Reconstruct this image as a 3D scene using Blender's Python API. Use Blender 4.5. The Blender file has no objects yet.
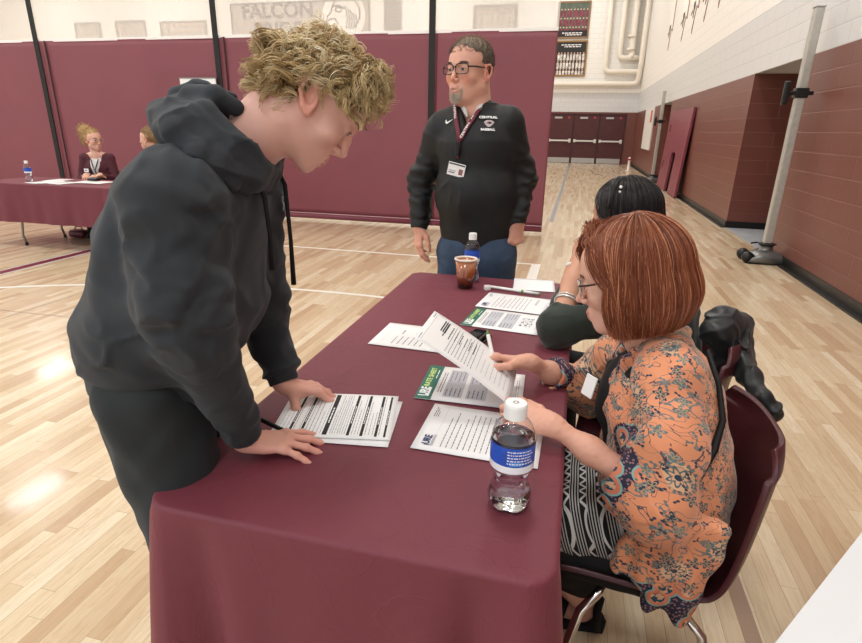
import bpy, bmesh, math, random
import numpy as np
from mathutils import Vector, Matrix
random.seed(7)
rng = np.random.default_rng(7)
COL = bpy.context.scene.collection
PI = math.pi

# ---------------------------------------------------------------- camera
FPX, CX, CY, CAMH = 548.0, 431.0, 321.5, 1.42
def _n(a):
    a = np.array(a, float); return a / np.linalg.norm(a)
def _ray(u, v): return np.array([(u - CX) / FPX, -(v - CY) / FPX, -1.0])
_Y = _n(_ray(580, 131.5)); _Z = -_n(_ray(398, 1915)); _Z = _n(_Z - _Z.dot(_Y) * _Y); _X = np.cross(_Y, _Z)
ROT = np.array([_X, _Y, _Z])
CAM = np.array([0, 0, CAMH])
def W(u, v): return ROT @ _ray(u, v)
def onz(u, v, z=0.0):
    d = W(u, v); return CAM + d * ((z - CAMH) / d[2])
def ony(u, v, y):
    d = W(u, v); return CAM + d * (y / d[1])
def onx(u, v, x):
    d = W(u, v); return CAM + d * (x / d[0])
def onp(u, v, p0, nrm):
    d = W(u, v); return CAM + d * (np.dot(np.array(p0) - CAM, nrm) / np.dot(d, nrm))

# ---------------------------------------------------------------- materials
def lin(c):
    if isinstance(c, str):
        c = c.lstrip('#'); c = tuple(int(c[i:i+2], 16) / 255 for i in (0, 2, 4))
    return tuple((x / 12.92 if x <= 0.04045 else ((x + 0.055) / 1.055) ** 2.4) for x in c[:3]) + (1.0,)
MATS = {}
class NT:
    def __init__(s, m):
        s.t = m.node_tree; s.n = s.t.nodes; s.b = s.n['Principled BSDF']; s.out = s.n['Material Output']
    def add(s, typ, **kw):
        n = s.n.new(typ)
        for k, v in kw.items():
            if k == 'inp':
                for kk, vv in v.items():
                    if isinstance(vv, bpy.types.NodeSocket): s.t.links.new(vv, n.inputs[kk])
                    else: n.inputs[kk].default_value = vv
            else: setattr(n, k, v)
        return n
    def link(s, a, b): s.t.links.new(a, b)
    def math(s, op, a, b=None, c=None):
        n = s.n.new('ShaderNodeMath'); n.operation = op
        for i, x in enumerate((a, b, c)):
            if x is None: continue
            if isinstance(x, bpy.types.NodeSocket): s.link(x, n.inputs[i])
            else: n.inputs[i].default_value = x
        return n.outputs[0]
    def mix(s, f, a, b, mode='MIX'):
        n = s.n.new('ShaderNodeMix'); n.data_type = 'RGBA'; n.blend_type = mode
        for k, x in ((0, f), (6, a), (7, b)):
            if isinstance(x, bpy.types.NodeSocket): s.link(x, n.inputs[k])
            else: n.inputs[k].default_value = x
        return n.outputs[2]
    def ramp(s, f, stops, interp='LINEAR'):
        n = s.n.new('ShaderNodeValToRGB'); s.link(f, n.inputs[0]); cr = n.color_ramp; cr.interpolation = interp
        while len(cr.elements) < len(stops): cr.elements.new(0.5)
        for e, (p, c) in zip(cr.elements, stops):
            e.position = p; e.color = c if not isinstance(c, (int, float)) else (c, c, c, 1)
        return n.outputs[0]
    def coords(s, kind='Object'): return s.add('ShaderNodeTexCoord').outputs[kind]
    def sep(s, v): return s.add('ShaderNodeSeparateXYZ', inp={0: v}).outputs
    def noise(s, v, scale, detail=3, rough=.5, dist=0):
        return s.add('ShaderNodeTexNoise', inp={'Vector': v, 'Scale': scale, 'Detail': detail, 'Roughness': rough, 'Distortion': dist}).outputs[0]
    def mapping(s, v, scale=(1, 1, 1), rot=(0, 0, 0), loc=(0, 0, 0)):
        return s.add('ShaderNodeMapping', inp={'Vector': v, 'Scale': scale, 'Rotation': rot, 'Location': loc}).outputs[0]
    def bump(s, h, strength=.3, dist=.01):
        n = s.add('ShaderNodeBump', inp={'Height': h, 'Strength': strength, 'Distance': dist})
        s.link(n.outputs[0], s.b.inputs['Normal']); return n
def mat(name, color=(.8, .8, .8), rough=.6, metal=0, spec=.5, var=0.0, vscale=8, bump=0.0, bscale=200, sheen=0, trans=0, ior=1.45, alpha=1, coat=0, sss=0, attr=False):
    if name in MATS: return MATS[name]
    m = bpy.data.materials.new(name); m.use_nodes = True; t = NT(m); b = t.b
    c = lin(color) if not (isinstance(color, tuple) and len(color) == 4) else color
    b.inputs['Base Color'].default_value = c
    b.inputs['Roughness'].default_value = rough; b.inputs['Metallic'].default_value = metal
    b.inputs['Specular IOR Level'].default_value = spec; b.inputs['IOR'].default_value = ior
    b.inputs['Transmission Weight'].default_value = trans; b.inputs['Alpha'].default_value = alpha
    b.inputs['Coat Weight'].default_value = coat
    if sheen: b.inputs['Sheen Weight'].default_value = sheen; b.inputs['Sheen Roughness'].default_value = .5
    if sss: b.inputs['Subsurface Weight'].default_value = sss; b.inputs['Subsurface Radius'].default_value = (1, .35, .2); b.inputs['Subsurface Scale'].default_value = .008
    v = t.coords()
    if attr:
        a = t.add('ShaderNodeVertexColor'); a.layer_name = 'Col'; col = a.outputs[0]
        if var: col = t.mix(t.math('MULTIPLY', t.noise(v, vscale, 4), var), col, (c[0]*.6, c[1]*.6, c[2]*.6, 1))
        t.link(col, b.inputs['Base Color'])
    elif var:
        nz = t.noise(v, vscale, 4)
        lo = tuple(x * (1 - var) for x in c[:3]) + (1,); hi = tuple(min(1, x * (1 + var)) for x in c[:3]) + (1,)
        t.link(t.ramp(nz, [(.3, lo), (.7, hi)]), b.inputs['Base Color'])
    if bump: t.bump(t.noise(v, bscale, 3), bump, .002)
    MATS[name] = m
    return m

# ---------------------------------------------------------------- object helpers
def tag(o, label=None, cat=None, group=None, kind=None):
    if label: o['label'] = label
    if cat: o['category'] = cat
    if group: o['group'] = group
    if kind: o['kind'] = kind
    return o
def empty(name, loc=(0, 0, 0), label=None, cat=None, group=None, rz=0):
    o = bpy.data.objects.new(name, None); COL.objects.link(o); o.location = Vector(loc); o.rotation_euler = (0, 0, rz)
    o.empty_display_size = .05
    return tag(o, label, cat, group)
def world_of(p):
    M = Matrix.Identity(4)
    ch = []
    while p is not None: ch.append(p); p = p.parent
    for q in reversed(ch): M = M @ q.matrix_parent_inverse @ q.matrix_basis
    return M
def addobj(name, me, m=None, parent=None, world=False):
    """link a mesh; world=True: the vertices are world coordinates even under a moved parent"""
    o = bpy.data.objects.new(name, me); COL.objects.link(o)
    if m is not None:
        for x in (m if isinstance(m, (list, tuple)) else [m]): me.materials.append(x)
    if parent is not None:
        o.parent = parent
        if world: o.matrix_parent_inverse = world_of(parent).inverted()
    return o
def smooth(me, on=True):
    me.polygons.foreach_set('use_smooth', [on] * len(me.polygons)); me.update()
class MB:
    """a small mesh builder over bmesh"""
    def __init__(s): s.b = bmesh.new()
    def box(s, lo, hi, bev=0, M=None):
        lo = Vector(lo); hi = Vector(hi); c = (lo + hi) / 2; d = hi - lo
        r = bmesh.ops.create_cube(s.b, size=1.0)
        vs = r['verts']
        for v in vs: v.co = Vector((v.co.x * d.x, v.co.y * d.y, v.co.z * d.z)) + c
        if bev:
            es = list({e for v in vs for e in v.link_edges})
            q = bmesh.ops.bevel(s.b, geom=es, offset=bev, segments=2, affect='EDGES', profile=.5)
            vs = list({v for f in q['faces'] for v in f.verts} | {v for v in vs if v.is_valid})
        if M is not None:
            for v in vs: v.co = M @ v.co
        return s
    def tube(s, pts, r, n=12, caps=True):
        pts = [Vector(p) for p in pts]; rs = r if isinstance(r, (list, tuple)) else [r] * len(pts)
        rings = []; up = None
        for i, p in enumerate(pts):
            d = (pts[min(i + 1, len(pts) - 1)] - pts[max(i - 1, 0)]).normalized()
            if up is None: up = d.orthogonal().normalized()
            up = (up - d * up.dot(d)).normalized(); w = d.cross(up)
            rings.append([s.b.verts.new(p + (up * math.cos(a) + w * math.sin(a)) * rs[i]) for a in [2 * PI * k / n for k in range(n)]])
        for a, b in zip(rings, rings[1:]):
            for k in range(n): s.b.faces.new((a[k], a[(k + 1) % n], b[(k + 1) % n], b[k]))
        if caps: s.b.faces.new(rings[0][::-1]); s.b.faces.new(rings[-1])
        return s
    def lathe(s, prof, n=32, c=(0, 0, 0), lobes=None, caps=True):
        c = Vector(c); rings = []
        for r, z in prof:
            ring = []
            for k in range(n):
                a = 2 * PI * k / n; rr = r + (lobes(a, z) if lobes else 0)
                ring.append(s.b.verts.new(c + Vector((rr * math.cos(a), rr * math.sin(a), z))))
            rings.append(ring)
        for a, b in zip(rings, rings[1:]):
            for k in range(n): s.b.faces.new((a[k], a[(k + 1) % n], b[(k + 1) % n], b[k]))
        if caps: s.b.faces.new(rings[0][::-1]); s.b.faces.new(rings[-1])
        return s
    def prism(s, poly, z0, z1, M=None):
        a = [Vector((x, y, z0)) for x, y in poly]; b = [Vector((x, y, z1)) for x, y in poly]
        if M is not None: a = [M @ v for v in a]; b = [M @ v for v in b]
        a = [s.b.verts.new(v) for v in a]; b = [s.b.verts.new(v) for v in b]; n = len(a)
        s.b.faces.new(a[::-1]); s.b.faces.new(b)
        for k in range(n): s.b.faces.new((a[k], a[(k + 1) % n], b[(k + 1) % n], b[k]))
        return s
    def quad(s, *ps):
        s.b.faces.new([s.b.verts.new(Vector(p)) for p in ps]); return s
    def mesh(s, name, sm=False, fix=True):
        if fix: bmesh.ops.recalc_face_normals(s.b, faces=s.b.faces)
        me = bpy.data.meshes.new(name); s.b.to_mesh(me); s.b.free()
        if sm: smooth(me)
        return me
    def obj(s, name, m=None, parent=None, sm=False, world=False, fix=True):
        return addobj(name, s.mesh(name, sm, fix), m, parent, world)
def npmesh(name, V, F, sm=True, col=None, mi=None):
    """V (n,3), F (m,k) arrays -> mesh"""
    me = bpy.data.meshes.new(name); V = np.asarray(V, np.float32); F = np.asarray(F, np.int32); k = F.shape[1]
    me.vertices.add(len(V)); me.vertices.foreach_set('co', V.ravel())
    me.loops.add(F.size); me.loops.foreach_set('vertex_index', F.ravel())
    me.polygons.add(len(F)); me.polygons.foreach_set('loop_start', np.arange(0, F.size, k, dtype=np.int32))
    me.polygons.foreach_set('loop_total', np.full(len(F), k, np.int32))
    if mi is not None: me.polygons.foreach_set('material_index', np.asarray(mi, np.int32))
    me.update(calc_edges=True); me.validate()
    if sm: smooth(me)
    if col is not None:
        a = me.color_attributes.new('Col', 'FLOAT_COLOR', 'POINT'); c = np.ones((len(V), 4), np.float32); c[:, :3] = col
        a.data.foreach_set('color', c.ravel())
    return me
def joinmesh(parts):
    """list of (V,F,C) with the same face size -> joined arrays"""
    Vs, Fs, Cs = [], [], []; n = 0
    for V, F, C in parts:
        Vs.append(V); Fs.append(F + n); Cs.append(C); n += len(V)
    return np.concatenate(Vs), np.concatenate(Fs), np.concatenate(Cs)
def text(name, s, size, M, m, parent=None, ext=.0004, align='CENTER', world=True, sx=1.0, bold=0.0, yal='CENTER'):
    cu = bpy.data.curves.new(name, 'FONT'); cu.body = s; cu.size = size; cu.extrude = ext; cu.align_x = align; cu.align_y = yal
    cu.offset = bold; cu.resolution_u = 3
    tmp = bpy.data.objects.new('tmp', cu); COL.objects.link(tmp)
    dg = bpy.context.evaluated_depsgraph_get(); me = bpy.data.meshes.new_from_object(tmp.evaluated_get(dg))
    bpy.data.objects.remove(tmp); bpy.data.curves.remove(cu)
    me.name = name; me.transform(M @ Matrix.Diagonal((sx, 1, 1, 1)))
    return addobj(name, me, m, parent, world)
def frame(o, x, y):
    """matrix with origin o, x axis x, y axis near y"""
    x = Vector(x).normalized(); y = Vector(y); y = (y - x * y.dot(x)).normalized(); z = x.cross(y)
    M = Matrix.Identity(4)
    for i, a in enumerate((x, y, z)):
        for j in range(3): M[j][i] = a[j]
    for j in range(3): M[j][3] = o[j]
    return M

# ---------------------------------------------------------------- signed-distance modelling
A = lambda *p: np.array(p, float)
def cap(P, a, b, ra, rb=None):
    a = np.asarray(a, float); b = np.asarray(b, float); rb = ra if rb is None else rb
    ba = b - a; L = float(ba @ ba) + 1e-12
    t = np.clip(((P - a) @ ba) / L, 0, 1)
    return np.linalg.norm(P - a - t[:, None] * ba, axis=1) - (ra + (rb - ra) * t)
def chain(P, pts, rs, k=.01):
    d = None
    for i in range(len(pts) - 1):
        r0, r1 = (rs, rs) if np.isscalar(rs) else (rs[i], rs[i + 1])
        q = cap(P, pts[i], pts[i + 1], r0, r1); d = q if d is None else smin(d, q, k)
    return d
def ell(P, c, r, R=None):
    q = P - np.asarray(c, float)
    if R is not None: q = q @ np.asarray(R)       # columns of R = local axes
    r = np.asarray(r, float); k0 = np.linalg.norm(q / r, axis=1); k1 = np.linalg.norm(q / (r * r), axis=1)
    return np.where(k1 > 1e-9, k0 * (k0 - 1) / np.maximum(k1, 1e-9), -r.min())
def boxs(P, c, h, R=None, rad=0.0):
    q = P - np.asarray(c, float)
    if R is not None: q = q @ np.asarray(R)
    q = np.abs(q) - (np.asarray(h, float) - rad)
    return np.linalg.norm(np.maximum(q, 0), axis=1) + np.minimum(q.max(axis=1), 0) - rad
def plane(P, p, n): return (P - np.asarray(p, float)) @ _n(n)      # positive on the side n points to
def smin(a, b, k=.02):
    h = np.maximum(k - np.abs(a - b), 0) / k; return np.minimum(a, b) - h * h * k * .25
def smax(a, b, k=.02): return -smin(-a, -b, k)
def usm(k, *ds):
    d = ds[0]
    for q in ds[1:]: d = smin(d, q, k)
    return d
def frm(x, y):
    x = _n(x); y = np.asarray(y, float); y = _n(y - x * (x @ y)); return np.array([x, y, np.cross(x, y)]).T
def waves(P, seed, freq, n=5, warp=.6, dirs=None):
    """smooth pseudo-noise in [-1,1]"""
    r = np.random.default_rng(seed); s = 0; w = 0
    for i in range(n):
        d = r.normal(size=3) if dirs is None else np.asarray(dirs[i % len(dirs)], float) + r.normal(size=3) * .25
        d = _n(d); f = freq * (1 + .7 * r.random()) ; e = _n(r.normal(size=3))
        s = s + np.sin(P @ d * f + warp * np.sin(P @ e * f * .6 + r.random() * 6) * 2 + r.random() * 6); w += 1
    return s / w * 1.4
def sdfmesh(f, lo, hi, h, B=10, proj=1):
    """surface nets of f over the box lo..hi at cell h -> (V, quads)"""
    lo = np.asarray(lo, float); hi = np.asarray(hi, float)
    nb = np.maximum(1, np.ceil((hi - lo) / (h * B)).astype(int)); N = nb * B + 1
    D = np.empty(tuple(N), np.float32)
    g = [lo[i] + (np.arange(nb[i]) + .5) * B * h for i in range(3)]
    C = np.stack(np.meshgrid(*g, indexing='ij'), -1).reshape(-1, 3)
    fc = f(C); D[:] = 1
    cs = np.repeat(np.repeat(np.repeat(np.sign(fc).reshape(tuple(nb)), B, 0), B, 1), B, 2)
    D[:-1, :-1, :-1] = cs
    near = np.where(np.abs(fc) < B * h * .87 * 1.6 + 2 * h)[0]
    ax = np.arange(B + 1) * h; L = np.stack(np.meshgrid(ax, ax, ax, indexing='ij'), -1).reshape(-1, 3)
    idx = np.stack(np.unravel_index(near, tuple(nb)), -1)
    for s in range(0, len(near), 96):
        ii = idx[s:s + 96]; O = lo + ii * B * h
        P = (O[:, None, :] + L[None]).reshape(-1, 3); d = f(P).reshape(len(ii), B + 1, B + 1, B + 1)
        for q, (a, b, c) in enumerate(ii): D[a*B:a*B+B+1, b*B:b*B+B+1, c*B:c*B+B+1] = d[q]
    S = D < 0
    S[0] = S[-1] = False; S[:, 0] = S[:, -1] = False; S[:, :, 0] = S[:, :, -1] = False
    D = np.where(S == (D < 0), D, np.float32(1e-3))
    cnt = np.zeros(tuple(N - 1), np.uint8)
    for a in (0, 1):
        for b in (0, 1):
            for c in (0, 1): cnt += S[a:a + N[0]-1, b:b + N[1]-1, c:c + N[2]-1]
    act = (cnt > 0) & (cnt < 8); ai = np.argwhere(act); num = np.full(tuple(N - 1), -1, np.int32); num[act] = np.arange(len(ai))
    acc = np.zeros((len(ai), 3)); n = np.zeros(len(ai))
    cor = [(a, b, c) for a in (0, 1) for b in (0, 1) for c in (0, 1)]
    for p in cor:
        for ax_ in range(3):
            if p[ax_]: continue
            q = list(p); q[ax_] = 1
            d0 = D[ai[:, 0]+p[0], ai[:, 1]+p[1], ai[:, 2]+p[2]]; d1 = D[ai[:, 0]+q[0], ai[:, 1]+q[1], ai[:, 2]+q[2]]
            m = (d0 < 0) != (d1 < 0); t = np.where(m, d0 / np.where(m, d0 - d1, 1), 0)
            e = np.tile(np.array(p, float), (len(ai), 1)); e[:, ax_] = t
            acc[m] += e[m]; n[m] += 1
    V = lo + (ai + acc / n[:, None]) * h
    Q = []
    for ax_ in range(3):
        sl0 = [slice(None)] * 3; sl1 = [slice(None)] * 3; sl0[ax_] = slice(0, -1); sl1[ax_] = slice(1, None)
        E = S[tuple(sl0)] != S[tuple(sl1)]; e = np.argwhere(E); inside = S[tuple(sl0)][E]
        u, v = (ax_ + 1) % 3, (ax_ + 2) % 3
        ok = (e[:, u] > 0) & (e[:, v] > 0) & (e[:, u] < N[u]-1) & (e[:, v] < N[v]-1); e = e[ok]; inside = inside[ok]
        def at(du, dv):
            k = e.copy(); k[:, u] -= du; k[:, v] -= dv; return num[k[:, 0], k[:, 1], k[:, 2]]
        q = np.stack([at(1, 1), at(0, 1), at(0, 0), at(1, 0)], -1); q[~inside] = q[~inside][:, ::-1]; Q.append(q)
    Q = np.concatenate(Q); Q = Q[(Q >= 0).all(1)]
    for _ in range(proj):
        e = h * .4; d0 = f(V)
        G = np.stack([(f(V + np.eye(3)[i] * e) - d0) / e for i in range(3)], -1); g2 = (G * G).sum(1) + 1e-6
        V = V + np.clip(-d0 / g2, -h, h)[:, None] * G * .9
    return V, Q
def tform(V, M):
    M = np.array(M); return V @ M[:3, :3].T + M[:3, 3]
def inv(P, M):
    """world points -> local of rigid/uniform-scale M"""
    return tform(P, np.linalg.inv(np.array(M)))
def strands(paths, rad, sides=3, taper=True, col=None):
    """paths (n,k,3) -> tube mesh arrays"""
    n, k, _ = paths.shape
    T = np.gradient(paths, axis=1); T /= np.linalg.norm(T, axis=2, keepdims=True) + 1e-9
    ref = np.eye(3)[np.argmin(np.abs(T).max(1), axis=1)][:, None, :]
    U = np.cross(T, ref); U /= np.linalg.norm(U, axis=2, keepdims=True) + 1e-9; Wv = np.cross(T, U)
    r = np.full((n, k), rad) if np.isscalar(rad) else np.asarray(rad)[:, None] * np.ones((1, k))
    if taper: r = r * np.concatenate([np.ones(k // 2), np.linspace(1, .25, k - k // 2)])[None]
    a = np.arange(sides) * 2 * PI / sides
    V = paths[:, :, None] + r[:, :, None, None] * (U[:, :, None] * np.cos(a)[None, None, :, None] + Wv[:, :, None] * np.sin(a)[None, None, :, None])
    ids = np.arange(n * k * sides).reshape(n, k, sides)
    F = np.stack([ids[:, :-1], np.roll(ids, -1, 2)[:, :-1], np.roll(ids, -1, 2)[:, 1:], ids[:, 1:]], -1).reshape(-1, 4)
    C = None
    if col is not None: C = np.repeat(col, k * sides, 0)
    return V.reshape(-1, 3), F, C
# ---------------------------------------------------------------- camera object
cd = bpy.data.cameras.new('camera'); cam = bpy.data.objects.new('camera', cd); COL.objects.link(cam)
cd.sensor_width = 36; cd.lens = FPX / 862 * 36; cd.clip_start = .02; cd.clip_end = 200; cd.sensor_fit = 'HORIZONTAL'
M4 = Matrix.Identity(4)
for i in range(3):
    for j in range(3): M4[i][j] = ROT[i][j]
    M4[i][3] = CAM[i]
cam.matrix_world = M4; bpy.context.scene.camera = cam
sc = bpy.context.scene
sc.view_settings.view_transform = 'Standard'; sc.view_settings.look = 'None'; sc.view_settings.gamma = 1
sc.view_settings.use_curve_mapping = False; sc.view_settings.exposure = 0.27

# ---------------------------------------------------------------- setting
WX, BY, ZB, ZG = 2.42, 28.0, 2.27, 3.1
XL, XR2, YF, ZC = -33.0, 6.0, -5.0, 9.0
# floor: maple strip flooring along Y
def floor_mat():
    m = bpy.data.materials.new('maple_strip_floor'); m.use_nodes = True; t = NT(m); b = t.b
    g = t.add('ShaderNodeNewGeometry').outputs['Position']; x, y, z = t.sep(g)[:3]
    bx = t.math('DIVIDE', x, .057); row = t.math('FLOOR', bx); fx = t.math('FRACT', bx)
    wn = t.add('ShaderNodeTexWhiteNoise', noise_dimensions='1D', inp={'W': row}).outputs[0]
    yy = t.math('ADD', t.math('DIVIDE', y, .62), t.math('MULTIPLY', wn, 17.3))
    seg = t.math('FLOOR', yy); fy = t.math('FRACT', yy)
    cid = t.add('ShaderNodeCombineXYZ', inp={0: row, 1: seg, 2: 0.0}).outputs[0]
    rn = t.add('ShaderNodeTexWhiteNoise', noise_dimensions='3D', inp={0: cid}).outputs
    base = t.ramp(rn[0], [(0, lin('#bfa281')), (.2, lin('#cdb493')), (.5, lin('#d6c09f')), (.8, lin('#ddcaaa')), (1, lin('#e3d4b8'))])
    off = t.add('ShaderNodeVectorMath', operation='ADD', inp={0: g, 1: t.add('ShaderNodeVectorMath', operation='SCALE', inp={0: rn[1], 'Scale': 9.0}).outputs[0]}).outputs[0]
    gr = t.noise(t.mapping(off, (28, 2.2, 1)), 1.6, 6, .62, 1.6)
    fig = t.noise(t.mapping(off, (9, 3.0, 1)), 2.2, 5, .6, 2.5)
    c = t.mix(t.math('MULTIPLY', t.ramp(gr, [(.42, 0), (.75, 1)]), .42), base, lin('#b48b60'))
    c = t.mix(t.math('MULTIPLY', t.ramp(fig, [(.55, 0), (.8, 1)]), .32), c, lin('#a57b52'))
    # seams
    sx = t.math('LESS_THAN', t.math('MINIMUM', fx, t.math('SUBTRACT', 1.0, fx)), .014)
    sy = t.math('LESS_THAN', fy, .0025)
    s = t.math('MULTIPLY', t.math('MAXIMUM', sx, sy), t.math('ADD', .3, t.math('MULTIPLY', wn, .5)))
    c = t.mix(s, c, lin('#7a5a3c'))
    t.link(c, b.inputs['Base Color'])
    b.inputs['Roughness'].default_value = .24; b.inputs['Coat Weight'].default_value = .25; b.inputs['Coat Roughness'].default_value = .07
    t.bump(t.noise(g, 3, 2), .05, .02)
    return m
MB().box((XL, YF, -.1), (XR2, BY + .3, 0)).obj('floor', floor_mat())['kind'] = 'structure'
fl = bpy.data.objects['floor']
# concrete floor of the recess, 1 mm proud
M_line_w = mat('white_court_paint', '#eeeae0', .3)
M_line_m = mat('maroon_court_paint', '#7b2b38', .3)
M_line_g = mat('grey_court_paint', '#8d8f92', .3)
M_line_b = mat('brown_court_paint', '#a38772', .35)
def line(p, q, w, m, z=.001):
    p = Vector((p[0], p[1], 0)); q = Vector((q[0], q[1], 0)); d = (q - p).normalized(); n = Vector((-d.y, d.x, 0)) * w / 2
    mb = MB(); a = [p + n, p - n, q - n, q + n]
    mb.prism([(v.x, v.y) for v in a], z - .0005, z); o = mb.obj('court_line', m, fl); return o
line((-5, 6.14), (-.28, 6.14), .05, M_line_w)
line((-.33, 6.115), (-.33, 1.5), .10, M_line_w)
a = onz(563, 180); b2 = onz(551.3, 221.4); line((.0, 9.15), (0, 27.9), .05, M_line_g); line((-.06, 9.15), (-.06, 27.9), .05, M_line_g, .0008)
# grey lane line seen beyond the curtain edge
for o in [o for o in fl.children if o.data.materials[0] == M_line_g]: bpy.data.objects.remove(o)
line((b2[0], b2[1]), (b2[0], 26.5), .07, M_line_g)
pa = onz(0, 273.5); pb = onz(91, 250.0)
line((pa[0], 1.0), (pb[0], 7.8), .11, M_line_m, .0016); line((pa[0], 1.0), (pb[0], 7.8), .16, mat('pale_blue_court_paint', '#c6c9cf', .3), .0010)
pa = onz(2.8, 318.2); line((pa[0], -1), (pa[0], 7.8), .012, M_line_b)
pa = onz(75, 318); pb = onz(0, 313)
line((pa[0], pa[1]), (-7, pb[1]), .012, M_line_b)
pa = onz(744.5, 615); line((pa[0], .5), (pa[0], 1.9), .05, M_line_b)
# three point arc
arc = [onz(*p)[:2] for p in ((0, 287.7), (89.6, 284.6), (285.2, 288.8), (386.3, 297.8))]
Am = np.array([[2 * p[0], 2 * p[1], 1] for p in arc]); bb = np.array([p @ p for p in arc]); sol = np.linalg.lstsq(Am, bb, rcond=None)[0]
cxx, cyy = sol[:2]; Rr = math.sqrt(sol[2] + cxx**2 + cyy**2)
mb = MB(); a0 = math.atan2(arc[0][1] - cyy, arc[0][0] - cxx) + .25; a1 = math.atan2(arc[3][1] - cyy, arc[3][0] - cxx) - .3
pr = None
for k in range(61):
    t_ = a0 + (a1 - a0) * k / 60; c_, s_ = math.cos(t_), math.sin(t_)
    cur = (mb.b.verts.new((cxx + (Rr - .025) * c_, cyy + (Rr - .025) * s_, .0012)), mb.b.verts.new((cxx + (Rr + .025) * c_, cyy + (Rr + .025) * s_, .0012)))
    if pr: mb.b.faces.new((pr[0], pr[1], cur[1], cur[0]))
    pr = cur
mb.obj('court_line', M_line_w, fl)

def block_mat(name, axis, bw=.406, bh=.2032):
    """painted concrete block: maroon below ZB, pale grey to ZG, cream above"""
    m = bpy.data.materials.new(name); m.use_nodes = True; t = NT(m); b = t.b
    g = t.add('ShaderNodeNewGeometry').outputs['Position']; s = t.sep(g)
    v = t.add('ShaderNodeCombineXYZ', inp={0: s[axis], 1: t.math('SUBTRACT', s[2], ZB), 2: 0.0}).outputs[0]
    br = t.add('ShaderNodeTexBrick', inp={'Vector': v, 'Color1': (0, 0, 0, 1), 'Color2': (.35, .35, .35, 1), 'Mortar': (1, 1, 1, 1), 'Scale': 1.0, 'Mortar Size': .007, 'Mortar Smooth': .6, 'Brick Width': bw, 'Row Height': bh})
    joint = br.outputs['Fac']
    z1 = t.math('LESS_THAN', s[2], ZB); z2 = t.math('LESS_THAN', s[2], ZG)
    nz = t.noise(g, 1.3, 3)
    mar = t.mix(t.math('MULTIPLY', t.ramp(nz, [(.3, 0), (.7, 1)]), .3), lin('#6f4036'), lin('#7c4a3f'))
    mar = t.mix(t.math('MULTIPLY', joint, .35), mar, lin('#96695c'))
    mar = t.mix(t.math('MULTIPLY', br.outputs['Color'], .3), mar, lin('#673a31'))
    gry = t.mix(t.math('MULTIPLY', joint, .4), lin('#d2d1d0'), lin('#a5a19d'))
    crm = t.mix(t.math('MULTIPLY', joint, .4), lin('#efebe4'), lin('#c4b5a4'))
    c = t.mix(z1, t.mix(z2, crm, gry), mar)
    t.link(c, b.inputs['Base Color']); b.inputs['Roughness'].default_value = .38
    h = t.math('SUBTRACT', t.math('MULTIPLY', t.noise(g, 90, 2), .12), joint)
    t.bump(h, .5, .006)
    return m
MW = block_mat('painted_block_side', 1); MWx = block_mat('painted_block_end', 0)
def struct(o): o['kind'] = 'structure'; return o
# right wall with two recesses
A0, A1, B0, B1 = 7.62, 9.75, 17.7, 20.0
mb = MB()
for y0, y1 in ((YF, A0), (A1, B0), (B1, BY)): mb.box((WX, y0, 0), (WX + .25, y1, ZB))
mb.box((WX, YF, ZB), (WX + .25, BY, ZC))
struct(mb.obj('wall_right', MW))
M_soffit = mat('pale_grey_paint', '#cdc9c4', .6)
mb = MB()
for y0, y1 in ((A0, A1), (B0, B1)):
    mb.box((WX + .25, y0 - .3, 0), (WX + 2.2, y0, ZB)); mb.box((WX + .25, y1, 0), (WX + 2.2, y1 + .3, ZB)); mb.box((WX + 2.0, y0, 0), (WX + 2.2, y1, ZB))
struct(mb.obj('wall_recess', MWx))
mb = MB()
for y0, y1 in ((A0, A1), (B0, B1)): mb.box((WX + .25, y0 - .3, ZB), (WX + 2.2, y1 + .3, ZB + .1))
struct(mb.obj('ceiling_recess', M_soffit))
mb = MB()
for y0, y1 in ((A0, A1), (B0, B1)): mb.box((WX, y0, .0), (WX + 2.0, y1, .003))
struct(mb.obj('floor_recess', mat('grey_concrete', '#9b9da0', .6, var=.08)))
M_base = mat('black_rubber_base', '#1b1917', .35)
mb = MB()
for y0, y1 in ((YF, A0), (A1, B0), (B1, BY)): mb.box((WX - .012, y0, 0), (WX, y1, .105), .003); mb.box((WX - .075, y0, 0), (WX - .012, y1, .016), .003)
for y1 in (A1, B1): mb.box((WX, y1 - .012, .003), (WX + 2, y1, .105))
struct(mb.obj('baseboard_right', M_base))
struct(MB().box((XL, BY, 0), (XR2, BY + .3, ZC)).obj('wall_back', MWx))
struct(MB().box((XL - .2, YF, 0), (XL, BY, ZC)).obj('wall_left', mat('cream_wall_paint', '#e6dccd', .7, var=.03)))
struct(MB().box((XL, YF, ZC), (XR2, BY, ZC + .1)).obj('ceiling', mat('white_ceiling_paint', '#dcd8d0', .8, var=.04)))

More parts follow.
